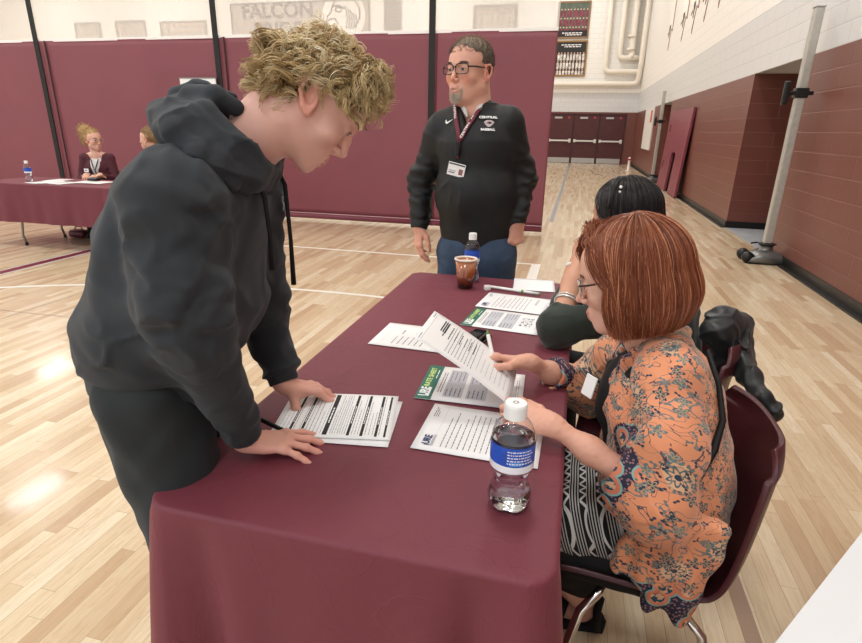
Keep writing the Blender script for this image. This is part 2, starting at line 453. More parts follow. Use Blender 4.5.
# doors on the far wall
M_door = mat('dark_maroon_door', '#4c2426', .45, var=.1); M_steel = mat('brushed_steel', '#b9b8b4', .35, .8)
M_frame = mat('door_frame_paint', '#3a1a1c', .5)
e = [ony(u, 150, BY)[0] for u in (572, 598, 621)]
dw = .93; xs = [ony(598, 150, BY)[0] + dw * k for k in (-3, -2, -1, 0)]
x_r = ony(622, 150, BY)[0]
dw = (x_r - ony(571, 150, BY)[0]) / 2
for k in range(4):
    x1 = x_r - k * dw; x0 = x1 - dw
    d = struct(MB().box((x0 + .03, BY - .05, .01), (x1 - .03, BY, 2.13), .004).obj('door_%d' % (k + 1), M_door))
    MB().box((x0, BY - .07, 0), (x0 + .035, BY + .01, 2.2)).box((x1 - .035, BY - .07, 0), (x1, BY + .01, 2.2)).box((x0, BY - .07, 2.13), (x1, BY + .01, 2.2)).obj('door_frame', M_frame, d)
    MB().box((x0 + .08, BY - .13, .97), (x1 - .1, BY - .09, 1.04), .01).box((x0 + .06, BY - .12, .94), (x0 + .16, BY - .05, 1.07), .01).box((x1 - .17, BY - .12, .92), (x1 - .06, BY - .05, 1.09), .01).obj('push_bar', mat('pale_steel', '#dedbd3', .3, .4), d)
    MB().box((x0 + .05, BY - .056, .02), (x1 - .05, BY - .05, .24)).obj('kick_plate', M_steel, d)
    MB().box((x0 + .28, BY - .06, 1.98), (x0 + .62, BY - .05, 2.06)).obj('door_closer', M_steel, d)
    MB().tube([(x1 - .22, BY - .06, 2.03), (x1 - .22, BY - .05, 2.03)], .055, 16).obj('door_sticker', mat('red_sticker', '#a33a3f', .5), d)
# trim at the far wall: ledge line
# ================================================================ divider curtain
YC = 8.1
M_vinyl = mat('maroon_vinyl', '#80434b', .5, var=.05, vscale=1.5, bump=.06, bscale=12)
M_black = mat('black_webbing', '#15120f', .6)
def mesh_mat():
    m = bpy.data.materials.new('white_mesh_netting'); m.use_nodes = True; t = NT(m); b = t.b
    b.inputs['Base Color'].default_value = lin('#f4efe8'); b.inputs['Roughness'].default_value = .9
    tr = t.add('ShaderNodeBsdfTransparent'); ms = t.add('ShaderNodeMixShader')
    tl = t.add('ShaderNodeBsdfTranslucent', inp={0: lin('#f6f2ec')}); m2 = t.add('ShaderNodeMixShader', inp={0: .35})
    t.link(b.outputs[0], m2.inputs[1]); t.link(tl.outputs[0], m2.inputs[2])
    ms.inputs[0].default_value = .52; t.link(tr.outputs[0], ms.inputs[1]); t.link(m2.outputs[0], ms.inputs[2]); t.link(ms.outputs[0], t.out.inputs[0])
    return m
M_net = mesh_mat()
cur = empty('divider_curtain', (-5, YC, 0), 'tall gymnasium divider curtain, maroon vinyl below and white mesh netting above', 'curtain')
XE = -.40
cuts = [-13.0, -8.72, -5.37, -2.02, XE]
def wavy(x0, x1, z0, z1, nx, nz, amp, dz=0, y=YC, seed=0):
    X, Z = np.meshgrid(np.linspace(x0, x1, nx), np.linspace(z0, z1, nz), indexing='ij')
    Y = y + amp * (np.sin(X * 3.1 + seed) * .6 + np.sin(X * 7.3 + Z * 1.2 + seed * 2) * .25 + np.sin(Z * 2.6 + X) * .25)
    V = np.stack([X, Y, Z], -1).reshape(-1, 3); i = np.arange(nx * nz).reshape(nx, nz)
    F = np.stack([i[:-1, :-1], i[1:, :-1], i[1:, 1:], i[:-1, 1:]], -1).reshape(-1, 4); return V, F
def solid(o, t, off=0):
    md = o.modifiers.new('thickness', 'SOLIDIFY'); md.thickness = t; md.offset = off; return o
zt = 2.66
for k in range(4):
    x0, x1 = cuts[k], cuts[k + 1]
    V, F = wavy(x0, x1, .10, zt, 60, 30, .012, seed=k); solid(addobj('vinyl_panel', npmesh('vinyl_panel', V, F), M_vinyl, cur, True), .004)
    V, F = wavy(x0, x1, zt, 7.6, 12, 12, .006, seed=k); addobj('mesh_panel', npmesh('mesh_panel', V, F), M_net, cur, True)
    MB().tube([(x0, YC, .075), (x1, YC, .075)], .045, 14).obj('hem_pocket', mat('hem_vinyl', '#7a3c4a', .4), cur, True, True)
    MB().box((x0, YC - .006, zt - .012), (x1, YC + .006, zt + .03)).obj('seam_band', mat('white_vinyl_tape', '#efe9e4', .5), cur, world=True)
    MB().box((x0, YC - .05, .118), (x1, YC - .044, .128)).obj('hem_stitching', mat('pink_stitching', '#c9a3a8', .6), cur, world=True)
for x in (-8.80, -5.44, -2.08):
    MB().box((x - .045, YC - .03, .13), (x + .045, YC - .018, 7.6)).obj('webbing_strap', M_black, cur, world=True)
for x in (-8.72, -5.40):
    MB().tube([(x + .1, YC - .03, 0.1), (x + .1, YC - .03, zt)], .012, 8).obj('lift_cord', mat('dark_cord', '#3a1d20', .6), cur, world=True)
# roof track that carries it
MB().box((-33, YC - .04, 7.6), (XE, YC + .04, 7.75)).obj('curtain_track', mat('track_metal', '#8e8c88', .5, .6), cur, world=True)
for x in np.arange(-12, -.4, 2.4): MB().tube([(x, YC, 7.75), (x, YC, ZC)], .015, 8).obj('hanger_rod', M_steel, cur, world=True)

# poster taped on the curtain
c = ony(199, 85, YC - .07)
pb = empty('poster_board', (c[0], c[1], c[2] - .12), 'white poster board on the maroon curtain behind the teenager\'s hood', 'poster')
MB().box((c[0] - .33, YC - .075, c[2] - .42), (c[0] + .3, YC - .06, c[2] + .1)).obj('board', mat('white_board', '#efeeea', .5), pb, world=True)
MB().box((c[0] - .34, YC - .08, c[2] + .09), (c[0] + .31, YC - .058, c[2] + .105)).obj('board_edge', mat('grey_edge', '#8c8a88', .5), pb, world=True)

# ================================================================ far wall: mural, pictures, pipes
M_taupe = mat('taupe_mural_paint', '#51392f', .7); M_pale = mat('pale_mural_paint', '#a99c90', .7)
YW = BY - .02
def onw(u, v): return ony(u, v, YW)
p = onw(229, 2); q = onw(371, 0)
xa, xb, z0, z1 = -17.8, -10.3, 4.9, 7.2
mu = empty('wall_mural', ((xa + xb) / 2, YW, z0), 'pale lettered wall mural with a bird head in a circle, behind the mesh', 'mural')
MB().box((xa, YW - .02, z0), (xb, YW, z1)).obj('panel', M_pale, mu, world=True)
fr = MB(); t_ = .06
for a, b_ in (((xa, z0), (xa + t_, z1)), ((xb - t_, z0), (xb, z1)), ((xa, z0), (xb, z0 + t_)), ((xa, z1 - t_), (xb, z1))): fr.box((a[0], YW - .05, a[1]), (b_[0], YW - .02, b_[1]))
fr.obj('border', M_taupe, mu, world=True)
def upM(x, z, y): return Matrix.Translation((x, y, z)) @ Matrix.Rotation(PI / 2, 4, 'X')
text('lettering', 'FALCON', .93, upM(-15.2, 6.80, YW - .04), M_taupe, mu, .01, bold=.022, sx=1.08)
text('lettering', 'PRIDE', .93, upM(-15.2, 5.95, YW - .04), M_taupe, mu, .01, bold=.022, sx=1.12)
MB().tube([(-11.65, YW - .03, 6.5), (-11.65, YW - .02, 6.5)], 1.12, 48).obj('circle', mat('white_mural_paint', '#efe9e0', .7), mu, world=True)
hd = MB()
def path_on_wall(pts, r): hd.tube([(x, YW - .04, z) for x, z in pts], r, 6)
cx0, cz0 = -11.65, 6.5
def arcp(cx, cz, rx, rz, a0, a1, n=14): return [(cx + rx * math.cos(a), cz + rz * math.sin(a)) for a in np.linspace(math.radians(a0), math.radians(a1), n)]
path_on_wall(arcp(cx0 + .1, cz0 + .1, .75, .72, -50, 175), .03)
path_on_wall([(cx0 - .65, cz0 + .16), (cx0 - .85, cz0), (cx0 - .9, cz0 - .25), (cx0 - .72, cz0 - .12), (cx0 - .45, cz0 - .1), (cx0 - .3, cz0 - .35)], .03)
path_on_wall(arcp(cx0 - .25, cz0 + .28, .16, .1, 0, 350), .03)
path_on_wall([(cx0 - .55, cz0 + .42), (cx0 - .25, cz0 + .45), (cx0 + .05, cz0 + .32)], .04)
for k in range(5): path_on_wall([(cx0 + .1 + k * .13, cz0 + .45 - k * .1), (cx0 + .2 + k * .12, cz0 - .1 - k * .06), (cx0 + .12 + k * .12, cz0 - .55)], .022)
hd.obj('bird_head', M_taupe, mu, world=True)
def picture(x0, x1, z0, z1, label, frame_c, bg, sep_c, people, caption, group=None, cap_top=False, y=YW):
    r = empty('picture_frame', ((x0 + x1) / 2, y, z0), label, 'picture', group)
    t = .045 * (z1 - z0)
    f = MB()
    for a, b_ in (((x0, z0), (x0 + t, z1)), ((x1 - t, z0), (x1, z1)), ((x0 + t, z0), (x1 - t, z0 + t)), ((x0 + t, z1 - t), (x1 - t, z1))): f.box((a[0], y - .05, a[1]), (b_[0], y, b_[1]))
    f.obj('frame', mat('frame_' + frame_c, frame_c, .4), r, world=True)
    MB().box((x0 + t, y - .02, z0 + t), (x1 - t, y - .005, z1 - t)).obj('photograph', mat('photo_' + bg, bg, .5, var=.25, vscale=6), r, world=True)
    if people:
        hw = (x1 - x0 - 2 * t); nn, rows, cols = people
        zlo, zhi = (z0 + .16 * (z1 - z0), z0 + .62 * (z1 - z0)) if cap_top else (z0 + .27 * (z1 - z0), z0 + .75 * (z1 - z0))
        bodies = MB(); heads = MB(); R_ = random.Random(nn)
        for i in range(rows):
            for k in range(cols):
                x = x0 + t + hw * (k + .6 + .2 * R_.random()) / (cols + .3); z = zlo + (zhi - zlo) * i / max(rows - 1, 1); w_ = hw / cols * .36
                bodies.box((x - w_, y - .024 + i * .0008, z - .17 * (z1 - z0)), (x + w_, y - .021, z))
                heads.tube([(x, y - .027, z + w_ * .9), (x, y - .021, z + w_ * .9)], w_ * .62, 8)
        bodies.obj('team_shirts', mat('shirts_' + sep_c, sep_c, .6, var=.5, vscale=9), r, world=True); heads.obj('team_faces', mat('photo_faces', '#d9b39c', .6), r, world=True)
    if caption:
        zz = z1 - t - .09 * (z1 - z0) if cap_top else z0 + t + .09 * (z1 - z0)
        if not cap_top: MB().box((x0 + t, y - .028, z0 + t), (x1 - t, y - .022, z0 + .22 * (z1 - z0))).obj('caption_strip', mat('caption_black', '#1c191b', .5), r, world=True)
        cb = MB(); R_ = random.Random(5)
        for j in range(2):
            x = x0 + (x1 - x0) * (.18 + .1 * j)
            while x < x1 - (x1 - x0) * .2:
                ww = .04 + R_.random() * .1; cb.box((x, y - .032, zz - j * .05 * (z1 - z0)), (x + ww, y - .028, zz - j * .05 * (z1 - z0) + .028 * (z1 - z0))); x += ww + .03
        cb.obj('caption', mat('caption_white', '#e8e4e0', .5), r, world=True)
    return r
picture(-1.46, -.06, 5.33, 6.80, 'upper framed colour team photo beside the curtain edge, maroon shirts in rows', '#8a6a48', '#56604f', '#7c3042', (3, 3, 9), True, 'framed team photographs')
picture(-1.44, -.04, 3.78, 5.25, 'lower framed dark team photo beside the curtain edge, white shirts in rows', '#94703f', '#25231f', '#cfc6bd', (4, 3, 9), True, 'framed team photographs', True)
for (x0, x1, z0, z1, lb) in ((-27.6, -25.9, 5.3, 6.57, 'leftmost framed picture glimpsed through the mesh, small and squarish'),
                             (-24.9, -23.0, 5.3, 6.6, 'framed team picture glimpsed through the mesh, middle of the three at left'),
                             (-22.1, -19.3, 5.3, 6.5, 'wide dark framed board glimpsed through the mesh, right of the small pictures'),
                             (-5.26, -3.25, 5.2, 6.78, 'framed picture glimpsed through the mesh above the standing man')):
    picture(x0, x1, z0, z1, lb, '#8b8276', '#9a8f84', '#b9b0a4', (int(-x0), 3, 7), False, 'pictures seen through the mesh')
v_ = empty('wall_grille', (-9.15, YW, 5.2), 'slatted vent grille glimpsed through the mesh right of the mural', 'vent')
MB().box((-9.6, YW - .02, 5.2), (-8.7, YW, 8)).obj('backing', M_pale, v_, world=True)
g_ = MB()
for k in range(18): g_.box((-9.55, YW - .06, 5.3 + k * .15), (-8.75, YW - .02, 5.35 + k * .15))
g_.obj('slats', M_taupe, v_, world=True)
# thin electrical conduit on the wall, left
M_pipe = mat('cream_painted_pipe', '#e9e0d2', .45)
def pipe(pts, r, label, fl=()):
    # rounded corners
    P = [Vector(p) for p in pts]; out = [P[0]]
    for a, b_, c_ in zip(P, P[1:], P[2:]):
        d1 = (a - b_).normalized(); d2 = (c_ - b_).normalized(); R_ = r * 2.0
        for k in range(7):
            s = k / 6; out.append(b_ + d1 * R_ * (1 - s)**2 + d2 * R_ * s**2)
    out.append(P[-1])
    o = MB().tube(out, r, 14).obj('wall_pipe', M_pipe, sm=True); tag(o, label, 'pipe', 'pipes on the far wall')
    for z in fl:
        q = [p for p in P if 1][0]
        MB().tube([(q.x, q.y, z), (q.x, q.y, z + .1)], r * 1.45, 14).obj('pipe_flange', M_pipe, o, True)
    return o
yp = BY - .22
pipe([(.72, yp, ZC), (.80, yp, 3.95), (2.15, yp, 3.95), (2.36, yp, 3.95)], .11, 'leftmost tall cream pipe turning right along the far wall')
pipe([(1.32, yp, ZC), (1.35, yp, 4.5), (2.36, yp, 4.5)], .11, 'second tall cream pipe on the far wall, turning right higher up')
pipe([(1.80, yp, ZC), (1.85, yp, 4.75), (1.86, yp, 4.68)], .13, 'third tall cream pipe on the far wall, thick and flanged near its foot', (5.3, 4.78))
pipe([(-20, BY - .2, 3.45), (2.25, BY - .2, 3.45), (2.28, BY - .4, 4.1), (2.25, BY - .6, ZC)], .11, 'long low cream pipe along the far wall that rises in the corner')
for x in (.8, 1.15): pass

# banners on the right wall
M_ban = mat('white_felt_pennant', '#f0ece4', .8); M_bane = mat('brown_pennant_edge', '#96705a', .8)
bl = ['farthest white championship pennant high on the right wall', 'second white pennant from the far end of the right wall', 'middle white pennant on the right wall',
      'second nearest white pennant on the right wall', 'nearest white pennant on the right wall, cut by the photo top']
def banner(y, zt_, zb_, w_, label):
    r = empty('pennant', (WX - .02, y, zb_), label, 'pennant', 'pennants on the right wall')
    def pol(e, x0, x1):
        mb = MB(); a = [(y - w_ - e, zt_ + e), (y - w_ - e, zb_ + .42 - e), (y - w_ * .5, zb_ + .5 - e), (y, zb_ - e * 2), (y + w_ * .5, zb_ + .5 - e), (y + w_ + e, zb_ + .42 - e), (y + w_ + e, zt_ + e)]
        L = [mb.b.verts.new((x0, p, q)) for p, q in a]; Rr_ = [mb.b.verts.new((x1, p, q)) for p, q in a]; n = len(a)
        mb.b.faces.new(L); mb.b.faces.new(Rr_[::-1])
        for k in range(n): mb.b.faces.new((L[k], Rr_[k], Rr_[(k + 1) % n], L[(k + 1) % n]))
        return mb
    pol(.055, WX - .012, WX - .001).obj('edging', M_bane, r, world=True)
    pol(0, WX - .02, WX - .011).obj('felt', M_ban, r, world=True)
    s = MB()
    s.tube([(WX - .022, y - .1 + .2 * t, zb_ + .42 + .18 * math.sin(t * 9)) for t in np.linspace(0, 1, 14)], .012, 6)
    s.obj('number_mark', mat('grey_mark', '#5d5a5a', .7), r, world=True)
for k, (u, v) in enumerate(((667, 48), (680, 39), (690, 31), (702, 19), (716, 5))):
    p = onx(u, v, WX); banner(p[1] - .3, p[2] + 2.6, p[2], .42, bl[k])

# notice board + sheet near the far pole
q0 = onx(655, 107, WX); q1 = onx(645, 142, WX)
o = MB().box((WX - .045, q0[1] - .2, q1[2] - .25), (WX - .001, q0[1] + 2.3, q0[2] + .0), .01).obj('notice_board', mat('white_notice_board', '#dcd8d2', .5)); tag(o, 'white notice board on the maroon wall behind the far volleyball post', 'notice board')
MB().box((WX - .05, q0[1] + .0, q0[2] - .5), (WX - .04, q0[1] + .5, q0[2] - .1)).obj('notice', mat('red_notice', '#b8625a', .6), o)

# leaning pad
M_pad = mat('maroon_pad_vinyl', '#7f3a47', .4, var=.05); M_pade = mat('dark_pad_side', '#672c36', .45)
pad = empty('wall_pad', (2.15, 15.4, 0), 'tall maroon safety pad with a slot cut from its base leaning on the wall', 'pad')
mb = MB(); y0, y1 = 13.85, 17.0; H_ = 1.95; s0, s1 = 14.95, 15.55
a = [(y0, 0), (y0, H_), (y1, H_), (y1, 0), (s1, 0), (s1, .95), (s0, .95), (s0, 0)]
lean = Matrix(((1, 0, .06, 2.24), (0, 1, 0, 0), (0, 0, 1, .02), (0, 0, 0, 1)))
L = [mb.b.verts.new(lean @ Vector((0, p, q))) for p, q in a]; R2 = [mb.b.verts.new(lean @ Vector((.05, p, q))) for p, q in a]
for poly in (L, R2[::-1]): mb.b.faces.new(poly)
for k in range(8): mb.b.faces.new((L[k], R2[k], R2[(k + 1) % 8], L[(k + 1) % 8]))
mb.obj('pad_body', M_pad, pad, world=True)
h = MB()
for zz in (.62, 1.52): h.box((-.012, y1 - .42, zz - .09), (0, y1 - .3, zz + .09), .004, lean)
h.obj('grip_slot', M_pade, pad, world=True)

# volleyball posts
M_galv = mat('galvanised_post', '#b9b5ab', .38, .35, var=.08, vscale=20); M_cast = mat('grey_cast_base', '#74726f', .3, .5); M_rub = mat('black_plastic', '#14120f', .4)
def post(x, y, h, label, mirror=1):
    r = empty('volleyball_post', (x, y, 0), label, 'volleyball post', 'wheeled volleyball posts by the right wall')
    MB().box((-.045, -.045, .16), (.045, .045, h), .012).obj('post', M_galv, r)
    MB().box((-.05, -.05, h), (.05, .05, h + .015), .006).obj('cap', M_steel, r)
    b = MB(); prof = [(-.20, .03, .15), (-.16, .10, .17), (-.06, .15, .18), (.05, .15, .17), (.3, .07, .10), (.40, .055, .06)]
    rows = []
    for px_, hh, ww in prof:
        rows.append([b.b.verts.new((px_, s * ww * f, z)) for s, f, z in ((-1, 1, .02), (-1, .92, hh * .7), (-1, .5, hh), (1, .5, hh), (1, .92, hh * .7), (1, 1, .02))])
    for a_, c_ in zip(rows, rows[1:]):
        for k in range(6): b.b.faces.new((a_[k], a_[(k + 1) % 6], c_[(k + 1) % 6], c_[k]))
    b.b.faces.new(rows[0][::-1]); b.b.faces.new(rows[-1])
    b.obj('base', M_cast, r, True)
    MB().lathe([(.10, .12), (.075, .15), (.07, .21)], 24).obj('socket', M_cast, r, True)
    for s in (-1, 1): MB().tube([(-.20, s * .075, .065), (-.20, s * .145, .065)], .065, 24).obj('wheel', M_rub, r, True)
    MB().box((-.21, -.17, 0), (.42, .17, .02), .008).obj('rubber_pad', M_rub, r)
    MB().lathe([(.085, .205), (.10, .22), (.06, .235)], 20).obj('collar', M_rub, r)
    MB().tube([(-.1, 0, .23), (-.17, 0, .215)], .01, 8).obj('locking_pin', M_rub, r)
    c_ = MB().box((-.062, -.062, h - .86), (.062, .062, h - .76), .008); c_.box((.06, -.03, h - .83), (.12, .03, h - .79), .008); c_.obj('clamp', M_rub, r)
    MB().tube([(-.06, 0, h - .81), (-.15, 0, h - .81)], .02, 10).box((-.17, -.03, h - .93), (-.11, .03, h - .69), .015).obj('winch', M_rub, r)
    return r
post(2.06, 7.05, 2.66, 'nearer wheeled volleyball post standing beside the dark wall recess')
bp_ = bpy.data.objects['volleyball_post']; pz = onz(765, 252, .12); bp_.location = (pz[0], pz[1], 0)
top = ony(813, 8, pz[1]); 
pz = onz(652, 179, .1); post(pz[0], pz[1], 2.55, 'farther wheeled volleyball post near the leaning maroon pad')

# water bottle left far at the corner
def cone(x, y):
    o = MB().lathe([(.10, .004), (.10, .02), (.05, .04), (.045, .38), (.06, .40), (.055, .48), (.02, .52)], 16).obj('floor_marker', mat('white_red_marker', '#e9dfd8', .5), sm=True)
    o.location = (x, y, 0); tag(o, 'small white upright stand with a red top in the far corner', 'stand'); MB().lathe([(.062, .40), (.062, .47)], 16).obj('red_band', mat('red_sticker', '#a33a3f', .5), o)
p = onz(628, 171, 0); cone(p[0], p[1])

# ================================================================ main table
TX0, TX1, TY0, TY1, TZ = -.725, .03, .70, 2.545, .75
def cloth_mat(name, c):
    m = bpy.data.materials.new(name); m.use_nodes = True; t = NT(m); b = t.b; g = t.coords()
    cc = lin(c)
    b.inputs['Base Color'].default_value = cc; b.inputs['Roughness'].default_value = .62
    b.inputs['Sheen Weight'].default_value = .25; b.inputs['Sheen Roughness'].default_value = .4; b.inputs['Sheen Tint'].default_value = lin('#c98a92')
    n1 = t.noise(t.mapping(g, (1, 1, .6)), 5.5, 4, .5, 1.2); crease = t.math('ABSOLUTE', t.math('SUBTRACT', n1, .5))
    cr = t.ramp(crease, [(0, 1), (.035, 0)])
    h = t.math('ADD', t.math('MULTIPLY', cr, .12), t.math('ADD', t.math('MULTIPLY', t.noise(g, 420, 2), .12), t.noise(g, 7, 3)))
    t.bump(h, .6, .007)
    return m
M_cloth = cloth_mat('maroon_polyester_cloth', '#6f2c39')
ft = empty('folding_table', ((TX0 + TX1) / 2, (TY0 + TY1) / 2, 0), 'long folding table under the near maroon cloth', 'table')
MB().box((TX0 + .012, TY0 + .012, TZ - .05), (TX1 - .012, TY1 - .012, TZ - .006), .01).obj('tabletop', mat('grey_plastic_top', '#8d8b88', .5), ft, world=True)
for x in (TX0 + .12, TX1 - .12):
    for y in (TY0 + .3, TY1 - .3): MB().tube([(x, y, .0), (x, y, TZ - .05)], .014, 12).obj('leg', M_steel, ft, world=True)
def tablecloth(x0, x1, y0, y1, z, zb, name, label, cat, m, flare=.035, seed=1, rc=.05, tips=0.0):
    xc, yc = (x0 + x1) / 2, (y0 + y1) / 2; hx, hy = (x1 - x0) / 2, (y1 - y0) / 2
    # outline of a rounded rectangle, counter-clockwise
    out = []; nrm = []; cor = []
    per = [((hx - rc, -hy), (hx - rc, -hy + rc), -90), ((hx, hy - rc), (hx - rc, hy - rc), 0), ((-hx + rc, hy), (-hx + rc, hy - rc), 90), ((-hx, -hy + rc), (-hx + rc, -hy + rc), 180)]
    def seg(a, b_, n, nv):
        for k in range(n):
            s = k / n; out.append((a[0] + (b_[0] - a[0]) * s, a[1] + (b_[1] - a[1]) * s)); nrm.append(nv); cor.append(0)
    def corner(c_, a0):
        for k in range(14):
            a = math.radians(a0 + 90 * k / 14); out.append((c_[0] + rc * math.cos(a), c_[1] + rc * math.sin(a))); nrm.append((math.cos(a), math.sin(a))); cor.append(math.sin(PI * (k + .0) / 14))
    seg((-hx + rc, -hy), (hx - rc, -hy), 60, (0, -1)); corner((hx - rc, -hy + rc), -90)
    seg((hx, -hy + rc), (hx, hy - rc), 90, (1, 0)); corner((hx - rc, hy - rc), 0)
    seg((hx - rc, hy), (-hx + rc, hy), 60, (0, 1)); corner((-hx + rc, hy - rc), 90)
    seg((-hx, hy - rc), (-hx, -hy + rc), 90, (-1, 0)); corner((-hx + rc, -hy + rc), 180)
    O = np.array(out); Nn = np.array(nrm); Cc = np.array(cor); n = len(O)
    s_ = np.cumsum(np.r_[0, np.linalg.norm(np.diff(O, axis=0), axis=1)])
    V = []; rings = 0
    core = np.maximum(np.abs(O) / [hx, hy], 0).max(1)
    R_ = np.random.default_rng(seed); ph = R_.random(6) * 6
    for f in (.06, .2, .35, .5, .63, .75, .84, .91, .955, .98):
        V.append(np.c_[O * f, np.full(n, z)]); rings += 1
    e = .010
    for a in (0, 30, 60, 90):
        a = math.radians(a); V.append(np.c_[O + Nn * (e * math.sin(a) - e * .2), np.full(n, z - e * (1 - math.cos(a)))]); rings += 1
    zs = np.linspace(z - .03, zb, 26)
    # distance along the outline to the nearest corner middle -> deep folds beside each corner
    ci = [i for i in range(n) if Cc[i] > .99]; tot = s_[-1] + .01
    for zz in zs:
        t = (z - zz) / (z - zb); w_ = np.zeros(n)
        for k, c0 in enumerate(ci):
            d = (s_ - s_[c0] + tot / 2) % tot - tot / 2
            w_ += np.exp(-(d / .055) ** 2) * flare * 1.5 * t ** .8 - np.exp(-((np.abs(d) - .11) / .035) ** 2) * flare * 1.1 * t ** .7 + np.exp(-((np.abs(d) - .19) / .05) ** 2) * flare * .5 * t
        w_ += t * .012 * (np.sin(s_ * 9 + ph[0]) + .7 * np.sin(s_ * 17 + ph[1] + t) + .5 * np.sin(s_ * 31 + ph[2]))
        z_ = np.full(n, zz)
        if tips: z_ = z_ - tips * t * np.exp(-(np.min([np.abs((s_ - s_[c0] + tot / 2) % tot - tot / 2) for c0 in ci], 0) / .12) ** 2)
        V.append(np.c_[O + Nn * (e * .8 + .006 * t + w_)[:, None], z_]); rings += 1
    V = np.concatenate(V)
    V[:n*10, 2] += .0
    i = np.arange(rings * n).reshape(rings, n)
    F = np.stack([i[:-1], np.roll(i, -1, 1)[:-1], np.roll(i, -1, 1)[1:], i[1:]], -1).reshape(-1, 4)[:, ::-1]
    V = np.r_[V, [[0, 0, z]]]; tri = np.stack([np.roll(i[0], -1), i[0], np.full(n, rings * n)], -1)
    V[:, :2] += (xc, yc)
    me = bpy.data.meshes.new(name); me.from_pydata(V.tolist(), [], F.tolist() + tri.tolist()); smooth(me)
    o = addobj(name, me, m); bm = bmesh.new(); bm.from_mesh(me); bmesh.ops.recalc_face_normals(bm, faces=bm.faces); bm.to_mesh(me); bm.free()
    tag(o, label, cat); return o
tablecloth(TX0, TX1, TY0, TY1, TZ, .03, 'tablecloth', 'maroon polyester cloth hanging to the floor over the near table', 'tablecloth', M_cloth, .05, 3)

# ---------------------------------------------------------------- papers
M_paper = mat('white_paper', '#f1efee', .55); M_ink = mat('grey_print', '#6b6b70', .7); M_dark = mat('black_print', '#1b1b1e', .7); M_ltg = mat('light_grey_print', '#c4c4ca', .7)
M_green = mat('teal_green_print', '#2f6d5c', .55); M_lime = mat('lime_print', '#cfe58a', .6); M_wht = mat('white_print', '#f4f4f2', .6); M_navy = mat('navy_print', '#3d466e', .6)
PW, PH = .216, .279
class Sheet:
    """a letter sheet; local x = reading direction, y = up the page, origin at the centre"""
    def __init__(s, M, label, group=None, bend=None, w=PW, h=PH, m=None, name='printed_sheet'):
        s.M = M; s.bend = bend or (lambda x, y: 0.0); s.w, s.h = w, h
        nx, ny = 10, 14; X, Y = np.meshgrid(np.linspace(-w/2, w/2, nx), np.linspace(-h/2, h/2, ny), indexing='ij')
        V = np.array([[x, y, s.bend(x, y)] for x, y in zip(X.ravel(), Y.ravel())]); i = np.arange(nx * ny).reshape(nx, ny)
        F = np.stack([i[:-1, :-1], i[1:, :-1], i[1:, 1:], i[:-1, 1:]], -1).reshape(-1, 4)
        s.o = addobj(name, npmesh(name, tform(V, M), F), m or M_paper); md = solid(s.o, .0007, -1)
        tag(s.o, label, 'paper', group); s.q = {}
    def bar(s, x0, y0, x1, y1, m, lift=.0003):
        """rectangle in page fractions (0..1, y from the top)"""
        mb = s.q.setdefault((m.name, lift), (MB(), m))[0]; n = max(1, int(abs(y1 - y0) * 12), int(abs(x1 - x0) * 8))
        vert = abs(y1 - y0) > abs(x1 - x0)
        pr = None
        for k in range(n + 1):
            f = k / n; ps = [(x0, y0 + (y1 - y0) * f), (x1, y0 + (y1 - y0) * f)] if vert else [(x0 + (x1 - x0) * f, y0), (x0 + (x1 - x0) * f, y1)]
            vs = []
            for a, b_ in ps:
                x = (a - .5) * s.w; y = (.5 - b_) * s.h; vs.append(mb.b.verts.new(s.M @ Vector((x, y, s.bend(x, y) + lift + .0005))))
            if pr: mb.b.faces.new((pr[0], pr[1], vs[1], vs[0]))
            pr = vs
    def lines(s, y0, y1, n, m=None, x0=.1, x1=.9, th=.008, seed=1, fill=.92):
        R_ = random.Random(seed)
        for k in range(n):
            y = y0 + (y1 - y0) * k / max(1, n - 1); x = x0; end = x1 if R_.random() < .7 else x0 + (x1 - x0) * (.5 + .4 * R_.random())
            while x < end:
                w_ = .02 + .06 * R_.random(); s.bar(x, y, min(x + w_, end), y + th, m or M_ink); x += w_ + .012
    def word(s, txt, size, x, y, m, align='CENTER', bold=0, sx=1):
        X = (x - .5) * s.w; Y = (.5 - y) * s.h
        text('print_' + 'lettering', txt, size, s.M @ Matrix.Translation((X, Y, s.bend(X, Y) + .0012)), m, s.o, .0001, align, False, sx, bold)
    def done(s):
        for (nm, _), (mb, m) in s.q.items():
            bmesh.ops.recalc_face_normals(mb.b, faces=mb.b.faces); mb.obj('printing', m, s.o, fix=False)
        return s.o
def flatM(cx_, cy_, ang, z):
    """page whose top points to -x (turned by ang degrees)"""
    a = math.radians(ang); return frame((cx_, cy_, z), (-math.sin(a), math.cos(a), 0), (-math.cos(a), -math.sin(a), 0))
def corner_center(p, ang, dx, dy):
    a = math.radians(ang); return p[0] + dx * math.cos(a) - dy * math.sin(a), p[1] + dx * math.sin(a) + dy * math.cos(a)
ZP = TZ + .0035
def logo(s, x, y, m, m2, sc_=1.0):
    s.word('URE', .030 * sc_, x, y, m, bold=.0008, sx=.9)
    s.bar(x - .13 * sc_, y + .045 * sc_, x + .14 * sc_, y + .075 * sc_, m2); s.bar(x - .13 * sc_, y - .01, x - .115 * sc_, y + .05 * sc_, m)
